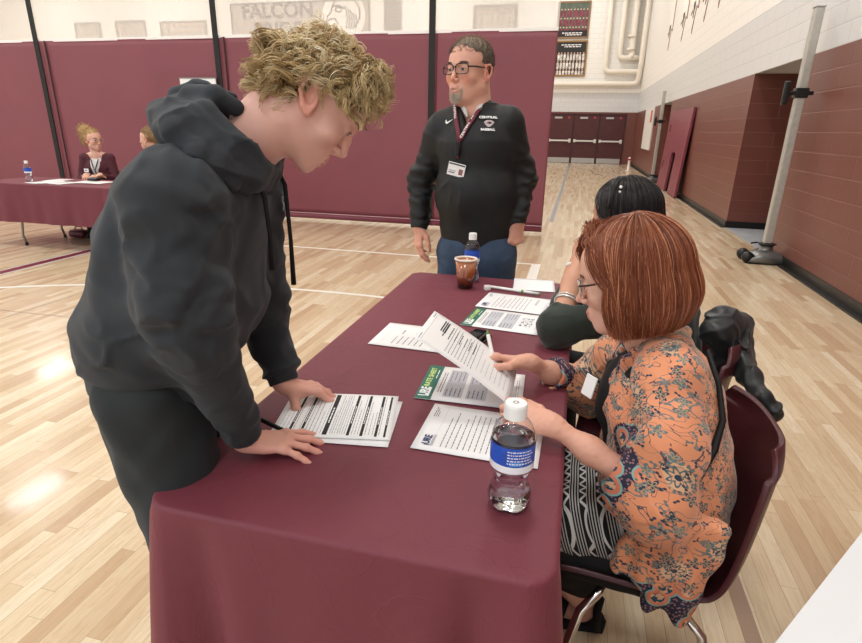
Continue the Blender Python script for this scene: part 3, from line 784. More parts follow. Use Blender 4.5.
def rate_sheet(cx_, cy_, ang, label, photo=False):
    s = Sheet(flatM(cx_, cy_, ang, ZP), label, 'printed sheets on the near table')
    s.bar(0, 0, 1, .155, M_green, .0002)
    s.word('RATE SHEET', .0205, .63, .065, M_lime, bold=.0006, sx=1.1); s.bar(.60, .115, .70, .125, M_wht); s.bar(.72, .115, .86, .125, M_wht)
    s.word('URE', .032, .2, .07, M_wht, bold=.001, sx=.95); s.bar(.08, .105, .33, .125, M_wht)
    s.lines(.19, .215, 2, x0=.22, x1=.8, seed=3)
    for (a, b_) in ((.25, .43), (.47, .66)):
        s.bar(.12, a, .9, b_, M_ltg, .0002)
        for k in range(4): s.lines(a + .018 + k * .042, a + .018 + k * .042, 1, M_ink, .15, .38, .012, k); s.lines(a + .018 + k * .042, a + .018 + k * .042, 1, M_ink, .55 + .06 * (k % 2), .86, .008, k + 9)
    if photo:
        R_ = random.Random(4)
        for k in range(60):
            x = .3 + .42 * R_.random(); y = .70 + .16 * R_.random(); s.bar(x, y, x + .06 * R_.random(), y + .016, (M_ink, M_ltg, M_navy)[k % 3], .0003 + k * 1e-5)
    s.lines(.93, .95, 2, x0=.25, x1=.8, seed=8, th=.005)
    return s.done()
def letter(cx_, cy_, ang, label, n=11):
    s = Sheet(flatM(cx_, cy_, ang, ZP), label, 'printed sheets on the near table')
    logo(s, .2, .10, M_navy, M_ltg, .8); s.lines(.05, .085, 3, M_navy, .7, .92, .006, 5); s.bar(.1, .15, .92, .152, M_ltg)
    s.lines(.22, .68, n, M_ink, .1, .85, .007, 6); s.lines(.78, .80, 2, M_ink, .5, .85, .007, 8); s.lines(.93, .95, 2, M_ltg, .2, .8, .005, 9)
    return s.done()
c4 = corner_center((-.353, 1.241), 2.5, PH / 2, PW / 2); rate_sheet(c4[0], c4[1], 2.5, 'rate sheet with green header under the paper the red-haired woman holds')
c5 = corner_center((-.295, 1.010), -.8, PH / 2, PW / 2); letter(c5[0], c5[1], -.8, 'printed letter behind the nearest water bottle')
c6 = corner_center((-.352, 1.838), -6, PH / 2, PW / 2); rate_sheet(c6[0], c6[1], -6, 'rate sheet with green header and grey picture beside the green sleeve', True)
c7 = corner_center((-.338, 2.072), -7, PH / 2, PW / 2); letter(c7[0], c7[1], -7, 'printed letter between the far rate sheet and the slim pen', 9)
s = Sheet(flatM(-.135, 2.47, 4, ZP), 'blank white card at the far right end of the table', None, w=.20, h=.185, name='blank_card'); s.done()
c2_ = corner_center((-.604, 1.566), -1.5, PH / 2, PW / 2)
s = Sheet(flatM(c2_[0], c2_[1], -1.5, ZP), 'sparsely printed sheet lying left of the held paper', 'printed sheets on the near table')
s.bar(.08, .12, .92, .122, M_ltg); s.lines(.28, .28, 1, M_dark, .55, .75, .012, 2); s.lines(.25, .6, 6, M_ink, .12, .45, .010, 3); s.lines(.45, .52, 2, M_ink, .6, .9, .01, 4); s.lines(.72, .72, 1, M_ltg, .2, .8, .005, 4); s.done()
# the teenager's forms
s = Sheet(flatM(-.497, 1.085, 8.5, TZ + .003), 'bottom sheet under the form with black bars in front of the teenager', 'forms in front of the teenager')
s.lines(.1, .9, 12, M_ltg, .1, .9, .006, 11); s.done()
s = Sheet(flatM(-.505, 1.098, 12.5, TZ + .0046), 'form with black section bars between the teenager\'s hands', 'forms in front of the teenager', bend=lambda x, y: .002 * math.cos(y * 11) + .001)
for k, (y, th) in enumerate(((.14, .022), (.24, .022), (.43, .04), (.63, .024), (.74, .024), (.86, .022), (.935, .018))):
    s.bar(.05, y, .96, y + th, M_dark); s.lines(y + th * .35, y + th * .35, 1, M_wht, .3, .7, th * .3, k)
s.lines(.045, .11, 3, M_ltg, .1, .9, .008, 12)
for k, (a, b_, n) in enumerate(((.175, .225, 2), (.28, .41, 5), (.49, .61, 7), (.67, .72, 3), (.78, .84, 3), (.895, .92, 1))): s.lines(a, b_, n, M_ink, .08, .95, .004, 20 + k, .8)
for y in (.31, .35, .39, .5, .53, .56, .59): s.bar(.05, y, .96, y + .0018, M_ltg)
s.done()
# sheet the woman holds
HA, HB_, HC, HD = (Vector(p) for p in ((-.330, 1.402, .945), (-.326, 1.186, .947), (-.112, 1.176, .812), (-.102, 1.376, .800)))
# page top is at A-B (left end); reading direction from B to A
cen = (HA + HB_ + HC + HD) / 4; HM = frame(cen, HA - HB_, HA - HD)
bendH = lambda x, y: .010 * math.cos((y) * 9) - .006 + .02 * max(0, -y - .07) * 2
s = Sheet(HM, 'printed sheet held up in the red-haired woman\'s hands', 'printed sheets on the near table', bend=bendH)
s.bar(.04, .05, .96, .052, M_ink); s.lines(.025, .025, 1, M_ink, .05, .25, .008, 2); s.lines(.025, .025, 1, M_ink, .8, .95, .008, 3)
for k in range(3): s.bar(.55 - k * .0, .15 + k * .022, .9, .162 + k * .022, M_dark)
s.lines(.19, .25, 2, M_dark, .45, .85, .01, 33)
s.lines(.28, .55, 9, M_ink, .12, .9, .005, 30, .8); s.lines(.31, .52, 5, M_dark, .5, .8, .009, 31); s.lines(.6, .95, 8, M_ltg, .2, .85, .007, 32)
s.bar(.04, .05, .043, .97, M_ltg); s.bar(.957, .05, .96, .97, M_ltg); s.done()

# ---------------------------------------------------------------- small things on the table
M_pet = mat('clear_pet', '#fbfdff', .02, trans=1, ior=1.4); M_water = mat('water', '#f4fbff', .0, trans=1, ior=1.33)
M_capw = mat('white_bottle_cap', '#ecebe8', .4); M_blue = mat('blue_label', '#2450b4', .35, var=.35, vscale=25); M_labw = mat('white_label_band', '#e9eaf0', .4)
def bottle(loc, label, h=.215, r=.037, rz=0, detail=True):
    t = empty('water_bottle', loc, label, 'bottle', 'water bottles', rz)
    def lob(a, z):
        k = max(0, 1 - z / .028); return -.006 * k * (1 - abs(math.cos(a * 2.5)) ** .6) * 1.6
    P = [(.012, .004), (.022, .001), (r * .86, .003), (r, .014), (r * 1.0, .03), (r * .93, .042), (r * .80, .055), (r * .78, .066), (r * .86, .078), (r * .95, .088), (r * .95, .092), (r * .92, .094), (r * .95, .098), (r * .96, .105), (r * .96, .142), (r * .98, .150), (r * .92, .162), (r * .74, .178), (r * .48, .190), (r * .34, .195), (r * .34, .205)]
    k = h / .215; P = [(a, b_ * k) for a, b_ in P]
    o = MB().lathe(P, 48, lobes=lob).obj('shell', M_pet, t, True); solid(o, .0007, -1)
    wl = .152 * k; Q = [(a - .0016, b_ + (.0016 if b_ < .01 else 0)) for a, b_ in P if b_ < wl] + [(r * .955, wl)]
    MB().lathe(Q, 48, lobes=lob).obj('water', M_water, t, True)
    MB().lathe([(r * .5, .190 * k), (r * .5, .214 * k), (r * .46, .218 * k)], 40, lobes=lambda a, z: .0003 * math.cos(a * 40)).obj('cap', M_capw, t)
    if detail: text('cap_print', 'O', .014, Matrix.Translation((0, 0, .2185 * k)), mat('grey_print', '#6b6b70', .7), t, .0002, world=False)
    L = .0012
    MB().lathe([(r * .965 + L, .108 * k), (r * .965 + L, .146 * k)], 40, caps=False).obj('blue_wrap', M_blue, t, True)
    MB().lathe([(r * .965 + L, .094 * k), (r * .965 + L, .1075 * k)], 40, caps=False).obj('white_wrap', M_labw, t, True)
    if detail:
        for j in range(5):
            w_ = MB(); z = (.138 - j * .006) * k
            a = -2.0
            while a < -.9:
                d_ = .05 + .12 * random.random(); w_.quad(*[((r * .965 + L + .0004) * math.cos(q), (r * .965 + L + .0004) * math.sin(q), zz) for q, zz in ((a, z), (a + d_, z), (a + d_, z + .0024 * k), (a, z + .0024 * k))]); a += d_ + .04
            w_.obj('wrap_print', M_labw, t, fix=False)
        w_ = MB()
        for a0_ in (-2.35, 2.2, .6): w_.lathe([(r * .965 + L + .0003, .112 * k), (r * .965 + L + .0003, .143 * k)], 64, caps=False)
        w_.b.free()
        # light logo panel on the wrap
        w_ = MB()
        for q in np.linspace(-1.9, -1.3, 8)[:-1]: w_.quad(*[((r * .965 + L + .0003) * math.cos(x_), (r * .965 + L + .0003) * math.sin(x_), z_ * k) for x_, z_ in ((q, .111), (q + .0858, .111), (q + .0858, .119), (q, .119))])
        w_.obj('wrap_logo', mat('sky_blue_label', '#4d8fe0', .35), t, fix=False)
    return t
pb_ = onz(508, 500, TZ); bottle((pb_[0] + .002, pb_[1] - .012, TZ + .001), 'large half-full clear water bottle nearest the viewer, blue label', .212, .041, rz=.3)
bottle((-.425, 2.455, TZ + .001), 'clear water bottle standing behind the iced tea cup', .222, .036, detail=False)
# cup of iced tea
def cup_mat():
    m = bpy.data.materials.new('amber_cup'); m.use_nodes = True; t = NT(m); b = t.b; g = t.coords(); s = t.sep(g)
    f = t.math('DIVIDE', s[2], .135); f2 = t.math('ADD', f, t.math('MULTIPLY', t.math('SUBTRACT', t.noise(g, 45, 3), .5), .25))
    t.link(t.ramp(f2, [(.12, lin('#2c1008')), (.28, lin('#5f240e')), (.42, lin('#8a4422')), (.7, lin('#9c5630')), (.95, lin('#b07048'))]), b.inputs['Base Color'])
    b.inputs['Roughness'].default_value = .18; b.inputs['Coat Weight'].default_value = .5; return m
ct = empty('tea_cup', (-.43, 2.335, TZ + .001), 'amber plastic cup of iced tea with a white rim at the far table end', 'cup')
MB().lathe([(.032, 0), (.034, .003), (.048, .128), (.048, .128), (.045, .126), (.032, .02), (.0001, .02)], 40, caps=True).obj('cup_wall', cup_mat(), ct, True)
mb = MB(); mb.lathe([(.047, .126), (.0515, .128), (.0515, .134), (.046, .135), (.045, .128)], 40, caps=False).obj('rim', mat('white_rim', '#e9dccf', .4), ct, True)
MB().lathe([(.0445, .118), (.0001, .119)], 40, caps=False).obj('tea', mat('pale_cup_inside', '#dcc4b2', .5), ct, True)
# small white cube
o = MB().box((-.014, -.014, 0), (.014, .014, .022), .005).obj('die', mat('ivory_plastic', '#e9e2da', .4)); o.location = (-.328, 2.325, TZ + .001); o.rotation_euler = (0, 0, .5)
tag(o, 'tiny white rounded die beside the iced tea cup', 'die')
w_ = MB()
for p in ((-.005, .005), (.005, -.005), (0, 0)): w_.tube([(p[0], p[1], .0215), (p[0], p[1], .0224)], .002, 8)
w_.obj('pips', M_dark, o)
def pen(a, b_, r, body, tip, label, accent=None, name='pen', group='pens'):
    a = Vector(a); b_ = Vector(b_); d = (b_ - a); L_ = d.length; M_ = frame(a, d, (0, 0, 1) if abs(d.normalized().z) < .9 else (0, 1, 0))
    M_ = M_ @ Matrix.Rotation(PI / 2, 4, 'Y')     # z along the pen
    t = empty(name, a, label, 'pen', group)
    def put(prof, nm, m, n=14):
        mb = MB().lathe(prof, n)
        for v in mb.b.verts: v.co = M_ @ v.co
        mb.obj(nm, m, t, True, True)
    put([(r * .9, .014), (r, .02), (r, L_ * .72), (r * .95, L_ * .97)], 'barrel', body)
    put([(.0008, 0), (r * .5, .006), (r * .9, .014)], 'tip', tip)
    put([(r * .55, L_ * .97), (r * .55, L_)], 'clicker', accent or tip)
    if accent: put([(r * 1.05, L_ * .66), (r * 1.05, L_ * .70)], 'band', accent)
    mb = MB().box((r * .9, -.0015, L_ * .7), (r * 1.9, .0015, L_ * .98), .0005)
    for v in mb.b.verts: v.co = M_ @ v.co
    mb.obj('clip', body, t, world=True)
    return t
M_penw = mat('white_pen', '#f0efec', .3); M_leaf = mat('leaf_green', '#5da33a', .4); M_penb = mat('black_pen', '#161618', .3); M_red = mat('red_pen_print', '#b03040', .4)
pen((-.339, 2.362, TZ + .009), (-.095, 2.300, TZ + .011), .0062, M_penw, M_penb, 'slim white pen with black tip lying between letter and blank card', M_leaf)
# clipped black device on the table
dv = empty('black_stapler', (-.265, 1.70, TZ + .002), 'small black stapler beside the held paper and white pen', 'stapler', rz=math.radians(-12))
MB().box((-.034, -.055, 0), (.034, .055, .010), .004).obj('base', mat('black_gloss', '#101012', .25), dv)
MB().box((-.028, -.050, .012), (.028, .05, .026), .008).obj('arm', mat('black_gloss', '#101012', .25), dv)
MB().box((-.02, -.045, .026), (.02, .0, .033), .006).obj('grip', mat('black_soft', '#1d1d20', .6), dv)

# ================================================================ white table at lower right
wt = empty('white_table', (.9, .6, 0), 'corner of a white folding table at the lower right edge of the photo', 'table')
e0 = onz(862, 532, .74); e1 = onz(775, 643, .74); d = Vector((e1 - e0)).normalized(); nn = Vector((-d.y, d.x, 0));
if nn.x < 0: nn = -nn
c0 = Vector(e0) - d * .55; c1 = Vector(e1) + d * .75
poly = [c0, c1, c1 + nn * .75, c0 + nn * .75]
MB().prism([(p.x, p.y) for p in poly], .70, .74).obj('tabletop', mat('white_laminate', '#d9d9da', .5), wt, world=True)
ce = sum(poly, Vector()) / 4
for p in poly:
    q = p + (ce - p) * .16; MB().tube([(q.x, q.y, 0), (q.x, q.y, .70)], .014, 10).obj('leg', M_steel, wt, world=True)

# ================================================================ left far table
M_cloth2 = cloth_mat('maroon_polyester_cloth_far', '#6a2633')
LX0, LX1, LY0, LY1, LZ = -6.78, -4.9, 5.06, 5.80, .745
t2 = empty('folding_table', ((LX0 + LX1) / 2, (LY0 + LY1) / 2, 0), 'folding table with bent steel legs under the far maroon cloth', 'table')
MB().box((LX0 + .012, LY0 + .012, LZ - .04), (LX1 - .012, LY1 - .012, LZ - .006), .01).obj('tabletop', mat('grey_plastic_top', '#8d8b88', .5), t2, world=True)
for x in (LX0 + .42, LX1 - .42):
    s_ = 1
    for y in (LY0 + .1, LY1 - .1):
        MB().tube([(x, y, .03), (x - .03, y, .12), (x + .02, y, .36), (x - .02, y, LZ - .04)], .014, 12).obj('leg', mat('grey_steel_tube', '#8f8b84', .35, .6), t2, world=True, sm=True)
        MB().tube([(x, y, 0), (x, y, .035)], .018, 12).obj('foot_cap', M_rub, t2, world=True)
tablecloth(LX0, LX1, LY0, LY1, LZ, .30, 'tablecloth', 'maroon cloth hanging halfway down the far left table', 'tablecloth', M_cloth2, .02, 9, tips=.12)
bp2 = onz(28, 182, LZ); bottle((LX0 + .26, LY0 + .2, LZ + .001), 'small water bottle on the far left table', .235, .038, detail=False)
b2_ = ony(28, 172, LY0 + .2); bpy.data.objects['water_bottle.002'].location.x = b2_[0]
R_ = random.Random(2)
for k, (u, v, a) in enumerate(((42, 182.5, 80), (58, 180.5, 95), (64, 183.5, 84), (86, 182.5, 100), (101, 183.2, 88), (52, 183, 60))):
    p = onz(u, v, LZ); yy = min(max(p[1], LY0 + .13), LY1 - .13)
    s = Sheet(flatM(p[0], yy, a, LZ + .0035 + k * .0012), 'loose white sheet in the spread of papers on the far left table', 'papers on the far left table', name='loose_sheet')
    s.lines(.1, .85, 8, M_ltg, .1, .9, .01, k); s.done()
p = onz(96, 181.5, LZ); o = MB().box((-.07, -.04, 0), (.07, .04, .035), .012).obj('black_case', mat('black_gloss', '#101012', .25)); o.location = (p[0], LY0 + .52, LZ + .012)
tag(o, 'small black case in front of the woman in the maroon blazer', 'case')
# bag on the floor under the table
p = onz(77, 238, 0); o = MB().box((-.12, -.07, .0), (.12, .07, .10), .035).obj('handbag', mat('maroon_leather', '#5f1f2a', .4), sm=True); o.location = (p[0], p[1] + .05, .002); tag(o, 'maroon handbag on the floor under the far left table', 'bag')
MB().tube([(-.07, 0, .09), (-.04, 0, .14), (.04, 0, .14), (.07, 0, .09)], .007, 8).obj('handle', mat('maroon_leather', '#5f1f2a', .4), o)
# ================================================================ people: library
Zv = A(0, 0, 1)
def crease(P, seed, freq, dirs=None):
    """sharp-edged cloth folds, 0..1"""
    w = waves(P, seed, freq, 4, .9, dirs); v = waves(P, seed + 50, freq * .6, 3, .9); return np.clip(1 - np.abs(w) * 2.2, 0, 1) ** 1.5 * np.clip(.5 + v, 0, 1)
class Fig:
    """a figure's own frame: G forward, L its left; B(u, v, s) lies s metres left of the middle plane"""
    def __init__(s, p0, deg):
        a = math.radians(deg); s.G = A(math.cos(a), math.sin(a), 0); s.L = np.cross(Zv, s.G); s.p0 = np.array(p0, float)
    def B(s, u, v, o=0.0): return onp(u, v, s.p0 + s.L * o, s.L)
    def at(s, p, g=0, l=0, z=0): return np.array(p, float) + s.G * g + s.L * l + Zv * z
def head_sdf(P, p):
    w, jw, nl = p.get('w', 1), p.get('jw', 1), p.get('nl', 1)
    Q = P.copy(); Q[:, 0] = np.abs(Q[:, 0])
    d = ell(P, (0, -.014, .035), (.0765 * w, .093 * p.get('bk', 1), .082 * p.get('cr', 1)))
    d = smin(d, ell(P, (0, .026, .028), (.061, .062, .062)), .03)
    d = smin(d, ell(P, (0, .026, -.036), (.060 * w, .058, .070)), .03)
    d = smin(d, cap(Q, (.048 * jw, .0, -.058), (.015 * jw, .062, -.098), .022, .0165), .03)
    d = smin(d, ell(P, (0, .068 + p.get('chin', 0), -.103), (.017, .015, .014)), .018)
    d = smin(d, ell(Q, (.041, .056, -.028), (.021, .018, .018)), .03)
    d = smin(d, cap(Q, (.010, .083, .018), (.042, .066, .018), .008, .007), .016)
    d = smin(d, ell(P, (0, .060, -.070), (.032, .031, .026)), .02)
    d = smax(d, -ell(Q, (.033, .100, .001), (.019, .020, .012)), .014)
    d = smin(d, chain(P, [(0, .083, .012), (0, .0925, -.015), (0, .0925 + .012 * nl, -.0355)], [.0062, .0075, .0092]), .011)
    d = smin(d, ell(Q, (.0115, .093, -.0405), (.0072, .0095, .0066)), .006)
    d = smin(d, cap(P, (0, .099, -.043), (0, .090, -.049), .0046), .006)
    d = smax(d, -ell(Q, (.0062, .099, -.0480), (.0028, .0048, .0028)), .002)
    d = smin(d, ell(Q, (.031, .0715, 0), (.0158, .0150, .0130)), .006)
    d = smax(d, -ell(Q, (.0315, .0890, -.001 - p.get('lid', 0) * .003), (.0125, .0120, .0048 - p.get('lid', 0) * .0028)), .0018)
    d = smin(d, chain(Q, [(0, .0915, -.0675), (.011, .0895, -.0668), (.027, .0765, -.0725)], [.0050, .0046, .0025]), .006)
    d = smin(d, chain(Q, [(0, .0895, -.0795), (.011, .0875, -.0787), (.025, .0765, -.0740)], [.0060, .0052, .0025]), .006)
    mo = p.get('mouth', 0)
    d = smax(d, -chain(Q, [(0, .0965, -.0733 - mo * .001), (.023, .0830, -.0738)], [.0014 + mo * .002, .0012]), .0025)
    # ears
    if p.get('ears', 1):
        et = math.radians(p.get('et', 0))
        if et:
            q_ = Q - A(0, -.008, -.012); ce, se = math.cos(et), math.sin(et); Q = np.stack([Q[:, 0], q_[:, 1] * ce + q_[:, 2] * se - .008, -q_[:, 1] * se + q_[:, 2] * ce - .012], -1)
        R = frm((.25, .97, .10), (-.1, .05, 1)); R = np.array([np.cross(R[:, 0], R[:, 1]), R[:, 0], R[:, 1]]).T
        e = ell(Q, (.0745 * w, -.008, -.012), (.0062, .0175, .0300), R)
        rim = chain(Q, [(.0735 * w, .006, .004), (.080 * w, .000, .018), (.085 * w, -.012, .021), (.088 * w, -.023, .010), (.086 * w, -.024, -.008), (.080 * w, -.014, -.030), (.074 * w, -.002, -.040)], [.003, .0036, .004, .004, .0038, .0045, .0055], .004)
        e = smin(e, rim, .006); e = smax(e, -ell(Q, (.0850 * w, -.004, -.014), (.0105, .0085, .0120)), .003)
        e = smin(e, ell(Q, (.0765 * w, .006, -.014), (.004, .0035, .006)), .004)
        e = smax(e, -ell(Q, (.086 * w, -.012, .008), (.0065, .0085, .0055)), .002)
        d = smin(d, e, .006)
    nk = p['neck']
    d = smin(d, cap(P, (0, -.030, -.050), nk, p.get('nr', .054), p.get('nr', .054) * 1.08), .03)
    Q = None
    if p.get('double'): d = smin(d, ell(P, (0, .030, -.103), (.040, .040, .020)), .03)
    return d
def head_mesh(M, p, h=.0024):
    nk = np.asarray(p['neck']); lo = np.minimum((-.1, -.125, -.135), nk - .07); hi = np.maximum((.1, .13, .13), nk + .07)
    V, F = sdfmesh(lambda P: head_sdf(P, p), lo, hi, h)
    c = np.array(lin(p['skin'])[:3]); C = np.tile(c, (len(V), 1))
    Q = V.copy(); Q[:, 0] = np.abs(Q[:, 0])
    def blend(f, col): 
        nonlocal C
        f = np.clip(f, 0, 1)[:, None]; C = C * (1 - f) + np.array(col)[None] * f
    g = lambda q, r: np.exp(-(ell(Q, q, r) / .010).clip(0) ** 2)
    red = c * A(1.02, .72, .66)
    blend(.45 * p.get('flush', 1) * g((.040, .070, -.035), (.012, .010, .012)), red)
    blend(.5 * p.get('flush', 1) * np.exp(-(np.linalg.norm(Q - A(0, .112, -.038), axis=1) / .013) ** 2), red)
    blend(.55 * (Q[:, 0] > .076) * (Q[:, 1] < .02) * (np.abs(Q[:, 2] + .008) < .036), c * A(1.0, .66, .6))
    lip = np.minimum(chain(Q, [(0, .0920, -.0680), (.011, .0900, -.0675), (.026, .0775, -.0725)], [.0048, .0044, .0024]), chain(Q, [(0, .0900, -.0790), (.011, .0880, -.0784), (.024, .0770, -.0742)], [.0058, .0050, .0024]))
    blend(.75 * (lip < .0012), np.array(lin(p.get('lips', '#b06a63'))[:3]))
    if 'beard' in p:
        n = waves(V, 3, 420, 6, .8) * .5 + .5
        z = (ell(Q, (0, .078, -.096), (.030, .030, .024)) < .003) | ((np.abs(Q[:, 0] - .026) < .010) & (Q[:, 2] < -.055) & (Q[:, 2] > -.11) & (Q[:, 1] > .055))
        z &= ~(lip < .001); blend((z * (.10 + .15 * n)), np.array(lin(p['beard'])[:3]))
    for (x, y, zz, r, s) in [(rng.random() * .05, 0, rng.random() * .1 - .08, .002, .12) for _ in range(int(8 * p.get('spots', 0)))]:
        blend(s * (np.linalg.norm(V[:, [0, 2]] - A(x, zz), axis=1) < r) * (V[:, 1] > .02), red * .9)
    blend(.12 * (waves(V, 8, 60, 5) > .2), c * A(1.0, .88, .84))
    return tform(V, M), F, C
def skinmat(name, c): return mat(name, c, .48, spec=.4, attr=True, sss=.12, bump=.05, bscale=700)
M_eyew = mat('eye_white', '#e9e4e0', .15); M_lens = mat('clear_lens', '#ffffff', .02, trans=1, ior=1.08)
def eyes(root, M, iris='#5a7f95', gaze=(0, 1, 0), only=(1, -1)):
    s = np.linalg.norm(np.array(M)[:3, 0]); g = _n(gaze)
    for sx in only:
        c = tform(np.array([[sx * .031, .0725, -.001]]), M)[0]; d = _n(np.array(M)[:3, :3] @ g)
        mb = MB(); bmesh.ops.create_uvsphere(mb.b, u_segments=24, v_segments=16, radius=.0127 * s)
        for v in mb.b.verts: v.co += Vector(c)
        e = mb.obj('eye', M_eyew, root, True, True)
        for nm, r, o, m in (('iris', .0058, .0118, mat('iris_' + iris, iris, .2)), ('pupil', .0026, .0124, mat('pupil_black', '#080808', .1))):
            mb = MB(); mb.tube([c + d * (o - .003) * s, c + d * (o + .0006) * s], r * s, 18); mb.obj(nm, m, e, world=True)
def lashes(root, M, th=.0007, lid=0.0, col='#2a1d18'):
    m = mat('lash_' + col, col, .6)
    for sx in (1, -1):
        up = []; lo = []
        for t in np.linspace(-1, 1, 13):
            x = .0315 + t * .0128; y = .0715 + math.sqrt(max(0, .0150 ** 2 - (t * .0110) ** 2)); z = (.0050 - lid * .0028) * math.sqrt(max(0, 1 - t * t)) - .001 - lid * .003
            up.append(M @ Vector((sx * x, y + .0006, z + .0004))); lo.append(M @ Vector((sx * x, y + .0002, -(.0046 - lid * .0028) * math.sqrt(max(0, 1 - t * t)) - .001 - lid * .003)))
        MB().tube(up, [th * (.6 + .6 * math.sin(PI * k / 12)) for k in range(13)], 6).obj('eyelashes', m, root, True, True)
        MB().tube(lo, th * .45, 6).obj('lower_lashes', mat('lower_lash', '#7a5146', .6), root, True, True)
def brows(root, M, col, n=110, th=.0006, lift=0.0, seed=3):
    R = np.random.default_rng(seed); P = []
    for sx in (1, -1):
        t = R.random(n); x = .012 + .034 * t; z = .0165 + .0075 * np.sin(t * 2.4) + (R.random(n) - .5) * .006 + lift
        y = .0925 - 8.5 * (x - .008) ** 2 - .0005; a = np.stack([sx * x, y, z], -1)
        dr = np.stack([sx * (np.ones(n)), -.35 - .4 * t, .35 - .8 * t + R.normal(size=n) * .2], -1); dr /= np.linalg.norm(dr, axis=1, keepdims=True)
        k = np.linspace(0, 1, 4)[None, :, None]; P.append(a[:, None] + dr[:, None] * k * .008 + A(0, .0012, 0) * (1 - k))
    V, F, _ = strands(np.concatenate(P), th); o = addobj('eyebrows', npmesh('eyebrows', tform(V, M), F), mat('brow_' + col, col, .7), root, True); return o
def ring_pts(c, rx, rz, n=20, sq=3.2):
    o = []
    for k in range(n + 1):
        a = 2 * PI * k / n; ca, sa = math.cos(a), math.sin(a)
        o.append((c[0] + rx * math.copysign(abs(ca) ** (2 / sq), ca), c[1], c[2] + rz * math.copysign(abs(sa) ** (2 / sq), sa)))
    return o
def glasses(root, M, m, temple_m=None, r=.0013, rx=.0255, rz=.0175, label=None, y=.098, arm=True, dz=-.002):
    g = MB(); cl = MB()
    for sx in (1, -1):
        pts = ring_pts((sx * .033, y, dz), rx, rz)
        pts = [(p[0], y - .8 * max(0, abs(p[0]) - .03) ** 1.0 * .35, p[2]) for p in pts]
        g.tube([M @ Vector(p) for p in pts], r, 6, False)
        vs = [cl.b.verts.new(M @ Vector(p)) for p in pts[:-1]]; cl.b.faces.new(vs)
    g.tube([M @ Vector(p) for p in ((-.009, y, dz + .006), (0, y + .002, dz + .008), (.009, y, dz + .006))], r, 6)
    o = g.obj('glasses', m, root, True, True)
    l = cl.obj('lens', M_lens, o, world=True); solid(l, .0008)
    if arm:
        for sx in (1, -1):
            t = MB().tube([M @ Vector(p) for p in ((sx * .058, y - .008, dz + .008), (sx * .074, y - .035, dz + .010), (sx * .0785, .012, dz + .012), (sx * .080, -.012, dz + .006), (sx * .079, -.022, dz - .008))], [r * 1.5, r * 1.5, r * 1.2, r, r], 6)
            t.obj('temple', temple_m or m, o, True, True)
    return o
PH_L = [(.043, .026, .020), (.047, .029, .021), (.043, .027, .020), (.033, .021, .018)]
MCP = [(.027, .088, .003), (.008, .093, .006), (-.012, .088, .004), (-.030, .079, -.001)]
FR = [.0092, .0094, .0088, .0078]
